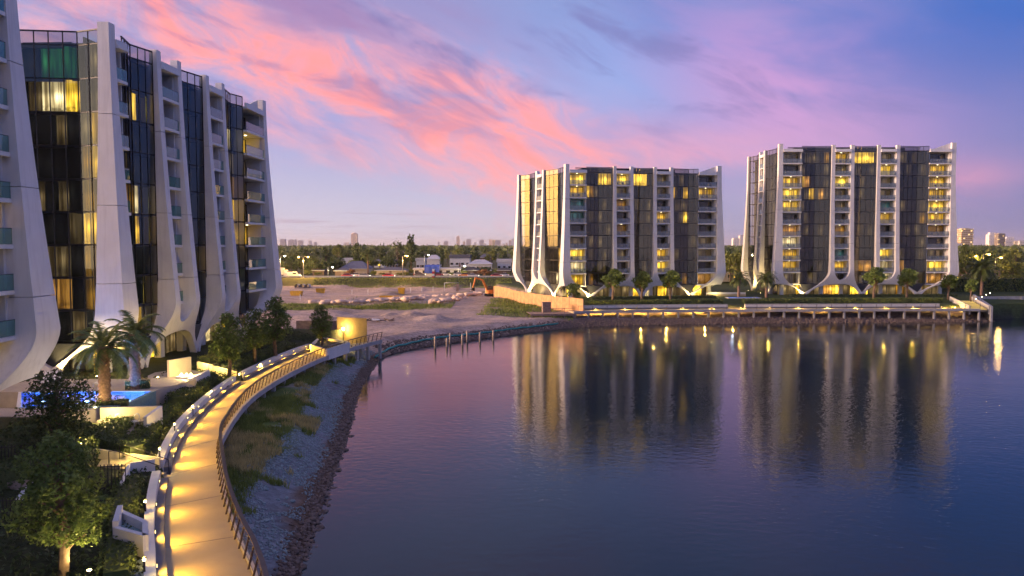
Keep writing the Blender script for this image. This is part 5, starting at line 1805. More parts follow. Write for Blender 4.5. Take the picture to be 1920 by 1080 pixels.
# --- trees of the near garden
rt = make_tree_meshes('garden_tree', 6.6, 1.7, 6500, .20, M['leaf'], 21, 'tall')
x, y = gp(118, 1088, 3.6)
plant_tree('garden_tree', rt, (x, y, height(x, y)), .4, (1.0, 1.0, .92), 'slender leafy tree with pale trunks in the bottom left corner')
uplight((x + .9, y + .3, height(x, y)), (-.5, .1, 1), 110, 'garden uplight at the foot of the bottom-left tree')
uplight((x + 1.9, y - 1.6, height(x + 1.9, y)), (-.7, .6, 1), 120, 'added fill uplight between the bottom-left tree and the boardwalk wall')  # extra lamp added to brighten the crown above the trunk uplight's reach
rt2 = make_tree_meshes('dark_tree', 6.0, 2.0, 5200, .21, M['leaf_dark'], 22, 'tall')
x, y = gp(112, 872, 4.2)
plant_tree('garden_tree', rt2, (x, y, height(x, y)), 1.4, (1.05, 1.05, .95), 'dark leafy tree standing in front of the blue pool')
rt3 = make_tree_meshes('young_tree', 6.0, 1.7, 4200, .24, M['leaf'], 23, 'tall')
for px, py, h_, a, lb in ((430, 698, 6.2, .2, 'dense young tree between the slanted block and upper stair'), (478, 672, 5.8, 1.7, 'middle young tree of three beside the slanted block'), (517, 660, 6.8, 3.0, 'young tree at the far corner of the slanted block'), (604, 648, 5.6, 4.2, 'young tree in the white planter at the boardwalk end')):
    z_ = 4.1 if px < 600 else 3.45
    x, y = gp(px, py, z_)
    plant_tree('young_tree', rt3, (x, y, z_ - .1), a, (h_ / 6, h_ / 6, h_ / 6), lb)
for px, py in ((448, 690), (500, 662)):
    x, y = gp(px, py, 4.2); uplight((x - 1.0, y - .4, height(x - 1, y)), (-.2, .5, 1), 12, 'small uplight under the ' + ('dense' if px < 460 else 'middle') + ' young tree beside the slanted block')

# --- hedges and low planting
def bed(yA, yB, o_): return [tuple(p) for p in offset(sub(smooth_line(WALL_L, 1.0), yA, yB), o_)]


hedge('hedge', bed(49.0, 64, 2.3), 1.5, .55, 'rounded dark hedge behind the boardwalk wall, next to the cream court', 210, .17, None, None, 11)
hedge('hedge', bed(64.5, 77.5, 2.4), 1.7, .8, 'dark hedge behind the boardwalk wall below the fire court', 200, .18, None, None, 12)
hedge('hedge', bed(82, 103, 2.4), 1.8, .6, 'low hedge behind the boardwalk wall in front of the slanted block', 170, .19, None, None, 13)
hedge('hedge', bed(49.5, 58, 4.4), 1.7, .6, 'clipped hedge between the cream court and lower stair', 210, .17, None, None, 14)
hedge('hedge', bed(83, 104, 5.2), 1.6, .9, 'back hedge under the fins of the slanted block', 130, .2, M['leaf_olive'], None, 15)
hedge('hedge', bed(31, 44.5, 1.9), 1.3, .5, 'ragged low hedge along the wall at the picture bottom', 210, .16, None, None, 16)
hedge('hedge', [(-27.5, 38), (-25.5, 44), (-28.5, 49.5)], 2.2, 1.1, 'dark hedge around the small cream terrace', 170, .18, M['leaf_dark'], None, 17)
hedge('hedge', [(-23.5, 47.8), (-29.5, 50.2)], 1.4, 1.2, 'dark hedge behind the lower stair', 200, .17, M['leaf_dark'], None, 18)
# ground cover over the whole near plot
n = 42000
X = RNG.uniform(-34, -13, n); Y = RNG.uniform(29, 112, n)
g_ = sdist(X, Y, WALL_L)
keep = (g_ > 1.0) & (g_ < 13) & (fbm(X, Y, 2.2, 55) > .36)
for (cx, cy, r_) in ((gp(245, 995, 3.9)[0], gp(245, 995, 3.9)[1], 1.6), (-27.8, 47.0, 3.0), (-24.5, 46.6, 2.4)):
    keep &= np.hypot(X - cx, Y - cy) > r_
keep &= ~((X < -28.5) & (Y > 54.5) & (Y < 72)) & ~((X < -26.5) & (Y > 54.5) & (Y < 60))
X, Y = X[keep], Y[keep]
Z = heights(X, Y)
gc = scatter_leaves('ground_cover', np.c_[X, Y, Z + RNG.uniform(.03, .32, len(X))], .26, M['leaf_dark'], .5)
tag(ob('ground_cover', gc), 'dark leafy ground cover filling the near garden beds', None, None, 'stuff')

# ================================================================== FAR PLOT: uplights, trees, hedges
def world_of(p0, p1, uu, oo):
    d_ = Vector((p1[0] - p0[0], p1[1] - p0[1])).normalized(); n_ = Vector((d_.y, -d_.x))
    return (p0[0] + d_.x * uu + n_.x * oo, p0[1] + d_.y * uu + n_.y * oo)


for lb, c_, en in (('uplight at the far foot of the golden side of the middle block', (4.2, 207.0), 900), ('uplight at the near foot of the golden side of the middle block', (9.0, 194.5), 900),
                   ('uplight at the front foot of the middle block behind the hoarding', (18.6, 189.3), 600), ('uplight at the far foot of the tallest block, left side', (66.3, 216.5), 900), ('uplight at the near foot of the tallest block, left side', (66.4, 206.0), 1100),
                   ('uplight at the front left foot of the tallest block', (74.5, 198.2), 420), ('uplight at the right front foot of the middle block', (45.2, 194.0), 260)):
    dn_ = Vector((.6, .5, 1.1)) if c_[0] not in (74.5, 18.6, 45.2) else Vector((0, 1.0, 1.0))
    uplight((c_[0], c_[1], height(*c_)), dn_, en, lb)
tf = make_tree_meshes('plaza_tree', 6.0, 2.1, 1500, .42, M['leaf'], 31, 'round')
for px, Y, h_, w_, lb in ((1076, 181, 5.2, .9, 'small leafy tree just right of the orange hoarding'), (1150, 180, 7.2, 1.0, 'leafy tree in front of the middle block, left of its three'), (1204, 180.5, 6.6, .95, 'leafy tree in front of the middle block, middle of its three'),
                          (1258, 181, 6.8, .95, 'leafy tree in front of the middle block, right of its three'), (1641, 184, 7.2, 1.0, 'leafy tree in front of the middle of the tallest block'), (1702, 185, 6.8, .95, 'leafy tree in front of the tallest block, right of centre'),
                          (1780, 186, 5.4, 1.1, 'leafy tree at the right corner of the tallest block'), (1822, 182, 5.0, .8, 'small tree on the lawn beside the lit stair')):
    X = gd(px, Y)
    plant_tree('plaza_tree', tf, (X, Y, height(X, Y)), px % 6, (h_ / 4.9 * w_, h_ / 4.9 * w_, h_ / 5.3), lb)
for px, Y, h_, lb in ((1386, 192, 4.6, 'palm left of the tallest block, further from it'), (1438, 191, 4.7, 'palm beside the left corner of the tallest block')):
    X = gd(px, Y); make_palm('palm_tree', (X, Y, height(X, Y)), h_, 3.1, lb, px, None, 36, .34)
X = gd(1842, 200); make_palm('palm_tree', (X, 200, height(X, 200)), 7.0, 4.6, 'tall spreading palm lit from above beside the lit stair', 77, None, 44, .35)
hedge('hedge', [(17, 178.2), (30, 179.0), (49, 180.0)], 2.0, .8, 'long dark hedge in front of the middle block', 50, .34, None, None, 21)
hedge('hedge', [(54, 180.2), (75, 181.0), (101, 182.0)], 2.2, .9, 'long dark hedge in front of the tallest block', 50, .34, None, None, 22)
hedge('hedge', [(19, 185.2), (32, 186.6), (50, 190)], 2.0, .55, 'back hedge at the feet of the middle block', 40, .36, M['leaf_dark'], None, 23)
hedge('hedge', [(70, 194.0), (90, 194.5), (112, 195)], 2.0, .55, 'back hedge at the feet of the tallest block', 40, .36, M['leaf_dark'], None, 24)
hedge('hedge', [(112, 216), (135, 217), (165, 219)], 3.0, 4.2, 'tall clipped green hedge right of the tallest block', 30, .5, M['leaf_olive'], None, 25)
# pool and sunshades by the tallest block
e = empty('swimming_pool', (gd(1392, 190), 189, 3.7))
MB().box(-4, 4, -1.6, 1.6, 0, .55).build('rim', M['wall'], e); MB().box(-3.7, 3.7, -1.35, 1.35, .553, .57).build('water_surface', M['pooltile'], e)
point_light('pool_lamp', (-2.5, 0, 1.6), 30, (.5, .7, 1), .2, e)
tag(e, 'far blue pool between the middle and tallest blocks', 'pool')
e = empty('lawn_bench', (gd(1370, 196), 196, height(gd(1370, 196), 196)))
MB().box(-6, 4, 0, .3, .0, .5).build('seat', M['deck'], e); MB().box(-6, 4, .32, .5, 0, 1.0).build('backrest', M['wall'], e)
point_light('bench_lamp', (-4, -1.0, 1.0), 160, (1, .75, .25), .2, e)
tag(e, 'lit low wall on the lawn between the middle and tallest blocks', 'wall')

# ================================================================== ROAD, CARS, STREET LAMPS
ZR = 5.25
M['asphalt'] = mat('asphalt', (.055, .052, .055), 0.85, 0.2, 0.6, 0.1, 10)
M['line'] = mat('road_paint', (.75, .72, .62), 0.6, 0.1, 1)
M['steel'] = mat('galvanised_steel', (.45, .44, .42), 0.4, 0.1, 2, metal=0.8)
M['tyre'] = mat('tyre_rubber', (.02, .02, .02), 0.8, 0.1, 3)
M['tail'] = emis('tail_light', (1, .08, .04), 5.0)
M['headl'] = emis('head_light', (1, .88, .62), 8.0)
rd = MB().add([(-400, 280, ZR + .02), (500, 280, ZR + .02), (500, 291, ZR + .02), (-400, 291, ZR + .02)], [(0, 1, 2, 3)])
road = tag(rd.build('road', M['asphalt']), 'main road running across behind the open sand', 'road', kind='structure')
for yy in (280.4, 290.6): MB().add([(-400, yy - .08, ZR + .026), (500, yy - .08, ZR + .026), (500, yy + .08, ZR + .026), (-400, yy + .08, ZR + .026)], [(0, 1, 2, 3)]).build('edge_line', M['line'], road)
for k in range(-28, 8): MB().add([(k * 6, 285.42, ZR + .026), (k * 6 + 3, 285.42, ZR + .026), (k * 6 + 3, 285.58, ZR + .026), (k * 6, 285.58, ZR + .026)], [(0, 1, 2, 3)]).build('lane_dash', M['line'], road)
kb = MB().box(-400, 500, 291.0, 291.3, ZR - .1, ZR + .15)
tag(kb.build('kerb', M['concrete']), 'pale kerb on the far side of the main road', 'kerb', kind='structure')
gr = empty('guard_rail', (-110, 278.6, ZR))
MB().box(0, 130, -.03, .03, .45, .78).build('beam', M['line'], gr)
gpm = MB().box(-.06, .06, .03, .15, 0, .7).mesh('post', M['steel'])
for k in range(33): ob('post', gpm, gr, (k * 4.0 + .5, 0, 0))
tag(gr, 'long pale guard rail on the grass bank in front of the road', 'guard rail')


def car_mats(c): return mat('car_paint_%d' % int(c[0] * 999 + c[1] * 99), c, 0.3, 0.04, 1, spec=.6)


wheel_t = MB().tube([(0, -.11, 0), (0, .11, 0)], .32, 12).mesh('tyre', M['tyre'])
wheel_r = MB().tube([(0, -.125, 0), (0, .125, 0)], .19, 8).mesh('rim', M['steel'])


def loft_body(secs, y_half):
    """side profile (x, z0, z1, half-width factor) lofted across"""
    mb = MB()
    L, R2 = [], []
    rows = []
    for x, z0, z1, k in secs:
        w = y_half * k
        rows.append([(x, -w, z0), (x, -w * 1.0, z0 + (z1 - z0) * .6), (x, -w * .86, z1), (x, w * .86, z1), (x, w, z0 + (z1 - z0) * .6), (x, w, z0)])
    n = 6
    vs = [p for r_ in rows for p in r_]
    fs = []
    for i in range(len(rows) - 1):
        for j in range(n): fs.append((i * n + j, (i + 1) * n + j, (i + 1) * n + (j + 1) % n, i * n + (j + 1) % n))
    mb.add(vs, fs, 0, False)
    mb.add(rows[0], [tuple(range(n))]); mb.add(rows[-1], [tuple(range(n - 1, -1, -1))])
    return mb


def car(px, Y, kind, colr, label, face=1):
    X = gd(px, Y)
    e = empty('parked_car' if False else 'car', (X, Y, ZR + .03), 0 if face > 0 else PI)
    m_ = car_mats(colr)
    if kind == 'car':
        loft_body([(-2.15, .45, .75, .9), (-2.1, .28, .92, .97), (-1.2, .25, .98, 1), (.9, .25, .95, 1), (1.9, .27, .82, .97), (2.15, .38, .66, .88)], .88).build('body', m_, e)
        loft_body([(-1.75, .92, .97, .9), (-1.15, .93, 1.42, .86), (.25, .93, 1.46, .86), (1.05, .90, .97, .88)], .84).build('cabin', M['spandrel'], e)
        MB().box(-1.1, .2, -.66, .66, 1.455, 1.50).build('roof', m_, e)
        wb, fx_, bx_ = 1.32, 2.1, -2.13
    elif kind == 'van':
        loft_body([(-2.4, .35, 1.95, .97), (-2.35, .28, 2.05, 1), (1.2, .28, 2.05, 1), (1.75, .28, 1.25, 1), (2.4, .30, 1.05, .95)], .95).build('body', m_, e)
        MB().hexa([(1.22, -.8, 1.3), (1.79, -.8, 1.27), (1.79, .8, 1.27), (1.22, .8, 1.3), (1.21, -.76, 1.95), (1.28, -.76, 1.95), (1.28, .76, 1.95), (1.21, .76, 1.95)]).build('windscreen', M['spandrel'], e)
        MB().box(-.2, 1.1, -.965, .965, 1.2, 1.75).build('side_window', M['spandrel'], e)
        wb, fx_, bx_ = 1.5, 2.4, -2.4
    else:   # truck
        MB().box(-4.4, 1.6, -1.2, 1.2, .95, 3.5).build('cargo_box', m_, e)
        loft_body([(1.75, .5, 2.7, 1), (2.9, .5, 2.7, 1), (3.7, .5, 1.7, .97), (3.8, .5, 1.2, .95)], 1.15).build('cab', m_, e)
        MB().box(2.95, 3.62, -1.02, 1.02, 1.75, 2.5).build('windscreen', M['spandrel'], e)
        MB().box(-4.3, 3.5, -.5, .5, .6, .95).build('chassis', M['black'], e)
        wb, fx_, bx_ = 2.4, 3.78, -4.4
    for sx in (-1, 1):
        for sy in (-1, 1):
            w = empty('wheel', (sx * wb, sy * .80, .32), 0, e)
            ob('tyre', wheel_t, w); ob('rim', wheel_r, w)
    for sy in (-1, 1):
        MB().box(fx_, fx_ + .05, sy * .62 - .14, sy * .62 + .14, .62, .74).build('headlight', M['headl'], e)
        MB().box(bx_ - .05, bx_, sy * .62 - .14, sy * .62 + .14, .66, .80).build('tail_light', M['tail'], e)
    return tag(e, label, kind, 'vehicles on the main road')


car(524, 284, 'truck', (.75, .72, .66), 'white box truck on the road at the edge of the slanted block')
car(551, 283, 'van', (.72, .70, .66), 'white van right behind the box truck on the road')
car(652, 283, 'car', (.55, .04, .03), 'red car on the road left of the tall palm')
car(664, 287.5, 'car', (.75, .73, .70), 'white car overlapping the left red car on the road', -1)
car(683, 283, 'car', (.70, .68, .64), 'white car below the tall palm on the road')
car(729, 283, 'car', (.60, .02, .02), 'bright red car on the road under the grey-roofed house')
car(787, 295, 'car', (.09, .08, .10), 'dark car parked in front of the white shop')
car(822, 294.5, 'car', (.22, .03, .05), 'maroon car parked right of the red and white pillar')
car(834, 294.8, 'car', (.75, .74, .73), 'white car parked right of the maroon car')
car(861, 294, 'car', (.74, .72, .70), 'white car parked at the right end of the white shop')
car(870, 287.5, 'car', (.70, .25, .05), 'orange car on the road right of the white shop', -1)
car(887, 283, 'car', (.75, .73, .70), 'white car on the road left of the rust-coloured bush')
car(932, 283, 'car', (.50, .04, .03), 'red car on the road nearest the middle block')
car(944, 287.5, 'car', (.72, .71, .70), 'white car on the road nearest the middle block', -1)
X = gd(1788, 222)
e = empty('van', (X, 222, height(X, 222)), .1)
loft_body([(-2.4, .35, 1.95, .97), (-2.35, .28, 2.05, 1), (1.2, .28, 2.05, 1), (1.75, .28, 1.25, 1), (2.4, .30, 1.05, .95)], .95).build('body', car_mats((.7, .7, .7)), e)
MB().box(-1.2, .6, -.97, .97, 1.0, 1.8).build('side_panel', M['pooltile'], e); MB().box(.9, 1.9, -.96, .96, .8, 1.2).build('stripe', M['tail'] if False else car_mats((.6, .05, .03)), e)
for sx in (-1, 1):
    for sy in (-1, 1):
        w = empty('wheel', (sx * 1.5, sy * .80, .32), 0, e); ob('tyre', wheel_t, w); ob('rim', wheel_r, w)
tag(e, 'white van with blue and red panels at the right corner of the tallest block', 'van')


def street_lamp(px, Y, ytop, label, double=False, glow='lamp_orange', energy=5000, colr=(1, .52, .12), zb=None):
    X = gd(px, Y); zb = ZR if zb is None else zb
    h = zd(ytop, Y) - zb
    e = empty('street_lamp', (X, Y, zb))
    MB().tube([(0, 0, -.2), (0, 0, h * .6), (0, 0, h)], [.13, .10, .07], 8).build('pole', M['steel'], e)
    for sx in ((-1, 1) if double else (1,)):
        MB().tube([(0, 0, h - .05), (sx * .7, 0, h + .15), (sx * 1.5, 0, h + .2)], .05, 6).build('arm', M['steel'], e)
        MB().hexa([(sx * 1.4 - .1, -.16, h + .12), (sx * 1.4 + .7, -.16, h + .12), (sx * 1.4 + .7, .16, h + .12), (sx * 1.4 - .1, .16, h + .12), (sx * 1.4 - .1, -.1, h + .28), (sx * 1.4 + .6, -.1, h + .26), (sx * 1.4 + .6, .1, h + .26), (sx * 1.4 - .1, .1, h + .28)]).build('lamp_head', M['steel'], e)
        MB().lathe([(.05, h - .22), (.30, h - .10), (.34, h + .02), (.28, h + .11)], (sx * 1.7, 0, 0), 10).build('lens', M[glow], e)
        point_light('street_lamp_light', (sx * 1.7, 0, h - .7), energy, colr, .3, e)
    return tag(e, label, 'street lamp', 'street lamps beyond the sand')


street_lamp(526, 293, 480, 'tall pale street lamp beside the slanted block, furthest left', True, 'lamp_white', 900, (1, .8, .45))
street_lamp(569, 279.2, 482, 'tall double-headed orange street lamp at the road', True)
street_lamp(615, 292, 501, 'short white street lamp between the houses and road', False, 'lamp_white', 500, (.9, 1, .6))
street_lamp(755, 279.2, 480, 'tall single orange street lamp left of the white shop')
street_lamp(796, 330, 478, 'white street lamp behind the white shop', False, 'lamp_white', 700, (1, .85, .5))
street_lamp(863, 296, 499, 'short pale street lamp at the right end of the white shop', False, 'lamp_white', 400, (1, .85, .5))
for px, yt, lb in ((1818, 480, 'left of the three'), (1843, 477, 'middle of the three'), (1866, 483, 'right of the three')):
    street_lamp(px, 236 if px != 1843 else 228, yt, 'orange street lamp in the trees by the right picture edge, ' + lb, False, 'lamp_orange', 600, (1, .60, .14), 4.6)

# ================================================================== HOUSES
M['tile_grey'] = mat('roof_tile_grey', (.13, .13, .16), 0.8, 0.2, 1.2, 0.2, 8)
M['tile_blue'] = mat('roof_tile_slate', (.15, .16, .22), 0.8, 0.2, 1.2, 0.2, 8)
M['tile_white'] = mat('roof_sheet_white', (.62, .60, .60), 0.6, 0.08, 0.8)
M['tile_dark'] = mat('roof_tile_dark', (.06, .055, .06), 0.8, 0.2, 1.2)
M['tile_red'] = mat('roof_tile_red', (.28, .10, .07), 0.8, 0.2, 1.2)
M['w_cream'] = mat('house_cream', (.58, .50, .38), 0.8, 0.1, 0.8)
M['w_brown'] = mat('house_brick', (.22, .14, .10), 0.85, 0.2, 1.5)
M['tarp'] = mat('blue_tarpaulin', (.03, .10, .55), 0.5, 0.25, 0.8, 0.4, 2)


def house(px0, px1, y_ridge, y_eave, Y, wall, roof, label, depth=9.0, flat=False, nwin=3, lit=(), zb=ZR, storeys=1):
    x0, x1 = gd(px0, Y), gd(px1, Y)
    ze, zr = max(zd(y_eave, Y), zb + 2.0), zd(y_ridge, Y)
    zr = max(zr, ze + (.3 if flat else .8))
    W = x1 - x0
    e = empty('house', ((x0 + x1) / 2, Y, zb))
    he, hr = ze - zb, zr - zb
    MB().box(-W / 2 + .4, W / 2 - .4, 0, depth, -.3, he).build('wall', M[wall], e)
    if flat:
        MB().box(-W / 2, W / 2, -.3, depth + .3, he + .005, hr).build('roof', M[roof], e)
    else:
        i_ = min(W * .32, depth * .45)
        r_ = MB(); o_ = .5
        vs = [(-W / 2 - o_ * 0, -o_, he), (W / 2, -o_, he), (W / 2, depth + o_, he), (-W / 2, depth + o_, he), (-W / 2 + i_, depth / 2, hr), (W / 2 - i_, depth / 2, hr)]
        r_.add(vs, [(0, 1, 5, 4), (1, 2, 5), (2, 3, 4, 5), (3, 0, 4), (3, 2, 1, 0)])
        rf_ = r_.build('roof', M[roof], e)
        MB().box(-W / 2, W / 2, -o_ - .06, -o_ - .01, he - .2, he + .03).build('gutter', M['line'], rf_)
    for s_ in range(storeys):
        zz = .9 + s_ * 2.8
        if zz + 1.2 > he: break
        for k in range(nwin):
            xc = -W / 2 + W * (k + .5) / nwin
            ww = min(1.8, W / nwin * .55)
            f_ = MB().box(xc - ww / 2, xc + ww / 2, -.06, -.005, zz, zz + 1.25).build('window', M['line'], e)
            MB().box(xc - ww / 2 + .08, xc + ww / 2 - .08, -.09, -.063, zz + .08, zz + 1.17).build('pane', M['room_lit'] if k in lit else M['spandrel'], f_)
    MB().box(-W / 2 + W * .46, -W / 2 + W * .46 + .95, -.05, -.005, 0, min(2.1, he - .1)).build('door', M['timber'], e)
    return tag(e, label, 'house')


house(584, 609, 504, 511, 302, 'w_brown', 'tile_blue', 'low slate-roofed house behind the bushes left of the short street lamp', 8)
house(626, 655, 506, 512, 299, 'w_brown', 'tile_grey', 'low grey-roofed house with dark carport behind the red car', 7, lit=(1,))
house(636, 690, 490, 509, 322, 'w_cream', 'tile_blue', 'big steep slate hip-roofed house behind the low carport', 14)
house(619, 677, 484, 490, 420, 'white', 'tile_white', 'long white flat-roofed house above the treetops, left of the tall palm', 12, True, 6)
house(702, 762, 501, 511, 301, 'w_cream', 'tile_grey', 'long grey-roofed house with lit cream walls left of the white shop', 9, False, 5, (1, 3))
house(729, 747, 487, 496, 380, 'w_brown', 'tile_dark', 'dark-roofed house behind the single orange street lamp', 9)
house(774, 862, 503, 506, 299.5, 'white', 'tile_white', 'long white shop with a blue tarpaulin on its roof and front', 10, True, 6)
house(779, 797, 484, 489, 380, 'white', 'tile_white', 'small white house behind the white shop, right of the tall pine', 9, True, 2)
house(799, 826, 478, 486, 395, 'white', 'tile_white', 'white two-level house left of the dark cypress', 10, False, 3, (), ZR, 2)
house(842, 882, 478, 484, 430, 'white', 'tile_grey', 'white two-storey house with round window beyond the cypress', 12, True, 4, (), ZR, 2)
house(876, 923, 487, 495, 352, 'white', 'tile_white', 'long white hip-roofed house with a row of dark windows', 11, False, 6)
house(899, 922, 476, 482, 500, 'w_brown', 'tile_grey', 'far grey house above the long white hip-roofed house', 12, False, 3)
house(931, 960, 486, 492, 362, 'white', 'tile_white', 'white house close to the middle block, half behind trees', 10, True, 3)
house(868, 898, 501, 511, 303, 'w_brown', 'tile_dark', 'dark-roofed low house right of the white shop', 9, lit=(0,))
house(931, 958, 503, 513, 303, 'w_brown', 'tile_dark', 'dark-roofed low house beside the middle block', 9)
house(700, 722, 486, 491, 410, 'white', 'tile_grey', 'grey-roofed house with bright porch right of the tall palm', 9, False, 3, (1,))
house(1350, 1396, 503, 511, 262, 'w_cream', 'tile_grey', 'low house seen between the middle and tallest blocks', 9, False, 4, (0, 2), 5.0)
house(1782, 1812, 500, 508, 262, 'w_brown', 'tile_grey', 'brown-walled low house right behind the tallest block corner', 9, False, 3, (1,), 5.0)
house(1880, 1918, 481, 488, 420, 'white', 'tile_red', 'pale houses roofline at the right picture edge below the towers', 12, False, 4, (), 5.0)
house(1787, 1802, 456, 462, 700, 'white', 'tile_white', 'white block left of the golden tower at the right', 14, True, 3, (), 5.0, 4)
# tarpaulin
tp_ = MB()
x0, x1 = gd(796, 299), gd(824, 299)
nn = 9
rowsT = []
for (yy, zz_) in ((-.45, 1.0), (-.40, 2.4), (-.35, 3.6), (1.5, 4.05), (4.0, 4.15)):
    rowsT.append([(x0 + (x1 - x0) * k / nn, 299 + yy + .1 * math.sin(k * 1.9), ZR + zz_ + .10 * math.sin(k * 2.3 + yy)) for k in range(nn + 1)])
for a, b in zip(rowsT[:-1], rowsT[1:]): tp_.strip(a, b, 0, True, True)
tag(tp_.build('tarpaulin', M['tarp']), 'bright blue tarpaulin draped over the front of the white shop', 'tarpaulin')
# red and white pillar sign
e = empty('pillar_sign', (gd(812.5, 276.5), 276.5, ZR - .1))
for k in range(4): MB().box(-.42, .42, -.3, .3, k * .85, k * .85 + .84).build('band', M['plastic_white'] if k % 2 else car_mats((.60, .05, .04)), e)
MB().box(.43, .75, -.3, .3, 0, 3.1).build('back_panel', M['black'], e)
tag(e, 'red and white banded pillar sign on the grass bank', 'sign')

# ================================================================== FAR TREES
TV = [make_tree_meshes('far_round_%d' % i, 10, 4.6, 620, 1.25, M['leaf_far'] if i % 2 else M['leaf_olive'], 200 + i, 'round') for i in range(4)]
TV2 = [make_tree_meshes('far_wide_%d' % i, 8, 5.6, 620, 1.2, M['leaf_far'], 210 + i, 'round') for i in range(2)]
T_PINE = make_tree_meshes('far_pine', 16, 2.2, 900, .9, M['leaf_dark'], 220, 'pine')
T_COL = make_tree_meshes('far_cypress', 10, 1.2, 420, .8, M['leaf_dark'], 221, 'column')
T_EUC = make_tree_meshes('far_gum', 14, 6.0, 520, 1.0, M['leaf_far'], 222, 'round')
T_RUST = make_tree_meshes('rust_bush', 3.2, 2.6, 500, .55, M['leaf_brown'], 223, 'bush')
T_BUSH = make_tree_meshes('bush', 3.2, 2.6, 500, .55, M['leaf_olive'], 224, 'bush')


def far_tree(meshes, h0, r0, px, Y, ytop, wpx, label, name='tree', zb=ZR, cat='tree', group=None):
    X = gd(px, Y); h = zd(ytop, Y) - zb
    w = wpx / F_PX * Y / 2
    return plant_tree(name, meshes, (X, Y, zb), px * .37 % 6, (w / r0, w / r0, h / h0), label, cat, group)


far_tree(T_COL, 10, 1.2, 771, 332, 434, 15, 'tallest dark pine sticking up over the houses', 'pine_tree')
far_tree(T_EUC, 14, 6.0, 745, 400, 448, 30, 'open-crowned gum tree left of the tallest pine', 'gum_tree')
far_tree(T_COL, 10, 1.2, 829, 352, 462, 9, 'dark narrow cypress between the white houses', 'cypress')
far_tree(T_COL, 10, 1.2, 894, 560, 459, 8, 'small dark conifer far behind the long white house', 'conifer')
far_tree(TV[1], 10, 4.6, 771, 360, 452, 30, 'dark broad tree right behind the tallest pine')
far_tree(TV[0], 10, 4.6, 636, 430, 457, 30, 'domed tree standing above the rest left of the orange tower')
far_tree(TV2[0], 8, 5.6, 676, 380, 461, 40, 'wide dark dome tree under the tall orange tower')
far_tree(T_RUST, 3.2, 2.6, 658, 297, 503, 18, 'rust-brown bush behind the left red car', 'bush', ZR, 'bush')
far_tree(T_RUST, 3.2, 2.6, 907, 297, 504, 32, 'big rust-brown bush at the road right of the white shop', 'bush', ZR, 'bush')
for px, yt, lb in ((586, 447 + 10, 'small dark conifer under the left towers'), (714, 455, 'left dark conifer of the far pair above the roofs'), (720, 454, 'right dark conifer of the far pair above the roofs')):
    far_tree(T_PINE, 16, 2.2, px, 700, yt, 9, lb, 'conifer')
Xp = gd(690, 305); make_palm('palm_tree', (Xp, 305, ZR), 8.5, 4.2, 'tall ragged palm in front of the big slate roof', 91, None, 40, .3)
Xp = gd(611, 330); make_palm('palm_tree', (Xp, 330, ZR), 7.0, 3.8, 'bushy palm in the trees left of the long white roof', 92, None, 34, .3)
# belts: (pixel from, to, count, depth, top y, spread)
belts = [(518, 640, 15, (302, 345), 487, 6, 'in the row of green trees behind the road, left part'),
         (600, 760, 7, (350, 400), 482, 5, 'among the roofs left of the tallest pine'),
         (765, 960, 10, (308, 330), 503, 3, 'among the roofs right of the tallest pine'),
         (515, 970, 26, (430, 520), 468, 4, 'in the dark belt on the skyline between the blocks'),
         (1346, 1402, 6, (255, 330), 476, 10, 'seen between the middle and tallest blocks'),
         (1786, 1920, 13, (232, 300), 480, 14, 'at the right picture edge'),
         (1786, 1925, 10, (330, 430), 468, 5, 'far behind at the right picture edge')]
for a, b, n, (ya, yb), yt, sp_, where in belts:
    for k in range(n):
        px = a + (b - a) * (k + .5 + random.uniform(-.3, .3)) / n
        Y = random.uniform(ya, yb)
        top = yt + random.uniform(-sp_, sp_)
        m_, h0, r0 = random.choice([(t_, 10, 4.6) for t_ in TV] + [(t_, 8, 5.6) for t_ in TV2])
        far_tree(m_, h0, r0, px, Y, top, random.uniform(24, 40) * 300 / Y * 1.15, ORD[k] + ' tree from the left ' + where, 'tree', ZR if b < 1300 else 5.0, 'tree', 'trees ' + where)
for k, px in enumerate((545, 576, 596, 700, 716, 750, 762, 845, 868, 918, 950)):
    far_tree(T_BUSH, 3.2, 2.6, px, 297 + k % 3, random.uniform(505, 511), random.uniform(14, 24), ORD[k] + ' green roadside bush from the left behind the main road', 'bush', ZR, 'bush', 'green bushes behind the main road')
# far woods as one mass
n = 26000
Y = 540 * (2600 / 540) ** RNG.random(n); X = RNG.uniform(-1, 1, n) * Y * .85
hh = 4 + 9 * fbm(X, Y, 45, 71) * RNG.uniform(.4, 1, n) ** .5
V, Fc = leaf_quads(np.c_[X, Y, 5.2 + hh], 1.0)
V = V.reshape(n, 4, 3); c_ = V.mean(1, keepdims=True); V = c_ + (V - c_) * (3.0 + (Y / 300))[:, None, None]
wm = mesh_np('woods', V.reshape(-1, 3), Fc, M['leaf_far'])
tag(ob('treeline', wm), 'far suburban woods reading as one dark mass under the skyline', None, None, 'stuff')

